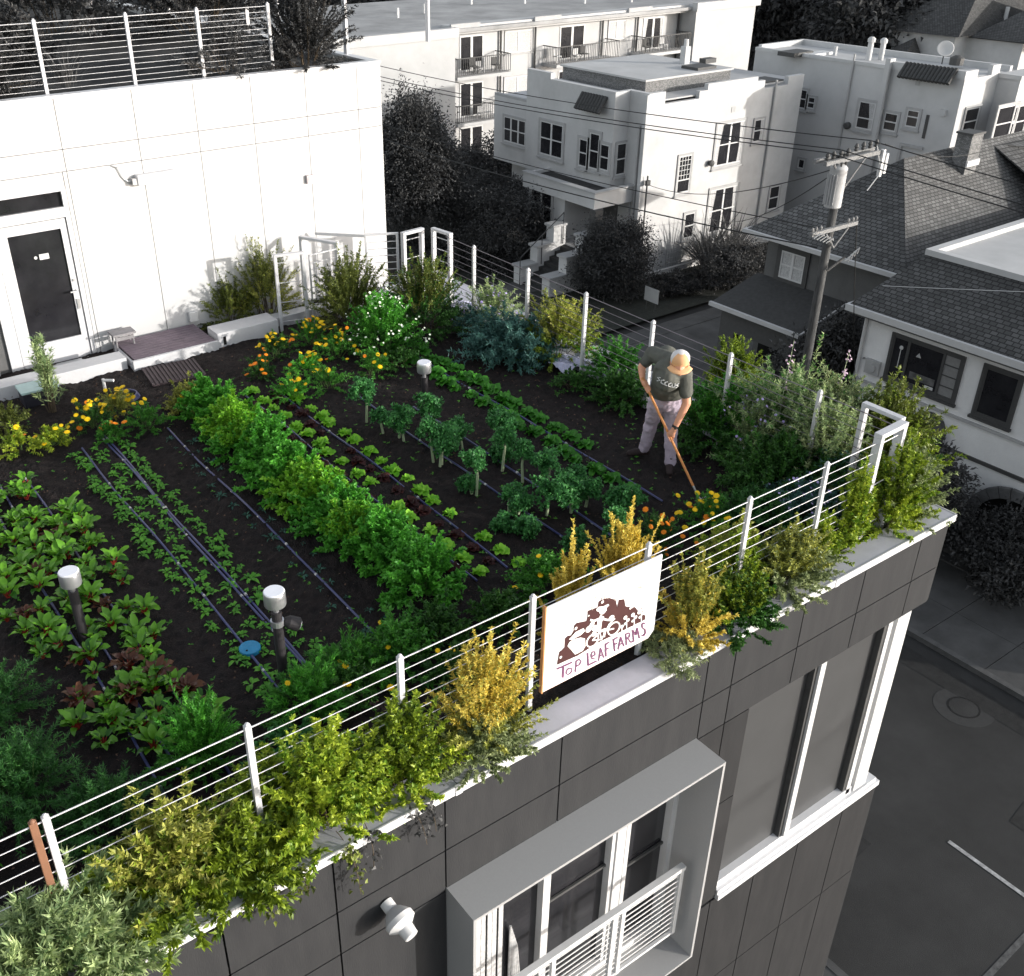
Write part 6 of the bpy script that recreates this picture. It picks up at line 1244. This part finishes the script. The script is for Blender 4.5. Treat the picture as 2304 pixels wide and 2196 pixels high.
# hair, watch, boots
hr=MB(); ball(hr,head-fc*.02+[0,0,-.01],(.084,.084,.07)); hr.build('hair',mat('hair_brown',(.08,.045,.025),.8),body,smooth=True)
wt=MB(); d_=nrm(wrR-elR); wt.lathe(wrR-d_*.015,[(.036,-.012),(.036,.012)],16,tuple(d_)); wt.box(wrR-d_*.015+fc*.03-[.014,.014,.012],wrR-d_*.015+fc*.045+[.014,.014,.012]); wt.build('watch',M_cable,body)
for an,toe in ((ankR,z7(580,1480,.03)),(ankL,z7(165,1280,.03))):
    m=MB(); d_=nrm((toe-an)*np.array([1,1,0])); L_=.20; limb(m,[an+[0,0,.02],an+[0,0,-.045]],[.052,.05]); limb(m,[an-d_*.03+[0,0,-.06],an+d_*L_*.5+[0,0,-.06],an+d_*L_*.85+[0,0,-.07]],[.045,.045,.036]); o=m.build('boot',M_boot,body); remesh(o,.008,4)
pk=MB(); q=hipL+fc*-.05-side_*.12+[0,0,.10]; pk.box(q-[.01,.015,.04],q+[.01,.015,.03]); pk.build('pocket_rag',mat('rag_red',(.5,.03,.02),.8),body)
ho=empty('hoe',tuple(HB),'long orange handled hoe held by the person','hoe'); MB().tube([hoe(-.05),hoe(.88)],.0135,10).build('handle',M_hand,ho); 
MB().tube([hoe(.87),hoe(.97)],[.0135,.009],10).tube([hoe(.97),hoe(.99)+[.0,-.02,.01],HB+[0,-.04,.02]],.006,8).build('socket',M_metal,ho)
MB().box(HB+[-.07,-.05,-.02],HB+[.07,-.043,.05]).build('blade',M_metal,ho,bevel=.002)
# ================================================================ LIGHT, SKY, CAMERA
EL=math.radians(SUN_EL); sdir=np.array([SUN_DX,-1.,0.]); sdir=sdir/np.linalg.norm(sdir)*math.cos(EL); sdir=np.array([sdir[0],sdir[1],math.sin(EL)])
sl=bpy.data.lights.new('sun','SUN'); sl.energy=SUN_E; sl.angle=math.radians(.6); sl.color=(1,.955,.88); so_=bpy.data.objects.new('sun',sl); COL.objects.link(so_)
so_.rotation_euler=Vector(-sdir).to_track_quat('-Z','Y').to_euler(); so_.location=(30,-30,30)
wd=bpy.data.worlds.new('World'); scn.world=wd; wd.use_nodes=True; nt=wd.node_tree; bg=nt.nodes['Background']; sk=nt.nodes.new('ShaderNodeTexSky'); sk.sky_type='NISHITA'; sk.sun_disc=False
sk.sun_elevation=EL; sk.sun_rotation=math.atan2(sdir[0],sdir[1]); sk.altitude=100; sk.dust_density=1.2
hs=nt.nodes.new('ShaderNodeHueSaturation'); hs.inputs['Saturation'].default_value=SKY_SAT; nt.links.new(sk.outputs[0],hs.inputs['Color']); nt.links.new(hs.outputs[0],bg.inputs[0]); bg.inputs[1].default_value=SKY_E
cam=bpy.data.cameras.new('camera'); co=bpy.data.objects.new('camera',cam); COL.objects.link(co); scn.camera=co
M4=Matrix(np.column_stack([Wm@np.array([1,0,0]),Wm@np.array([0,-1,0]),Wm@np.array([0,0,-1])]).tolist()).to_4x4(); M4.translation=Vector(CC); co.matrix_world=M4
cam.sensor_width=36; cam.sensor_fit='HORIZONTAL'; cam.lens=FPX/2304*36; cam.shift_x=(1152-PPX)/2304; cam.shift_y=-(1098-PPY)/2304; cam.clip_start=.05; cam.clip_end=600
scn.view_settings.view_transform='Standard'; scn.view_settings.look='None'; scn.view_settings.exposure=EXPO; scn.view_settings.gamma=1
scn.cycles.max_bounces=6
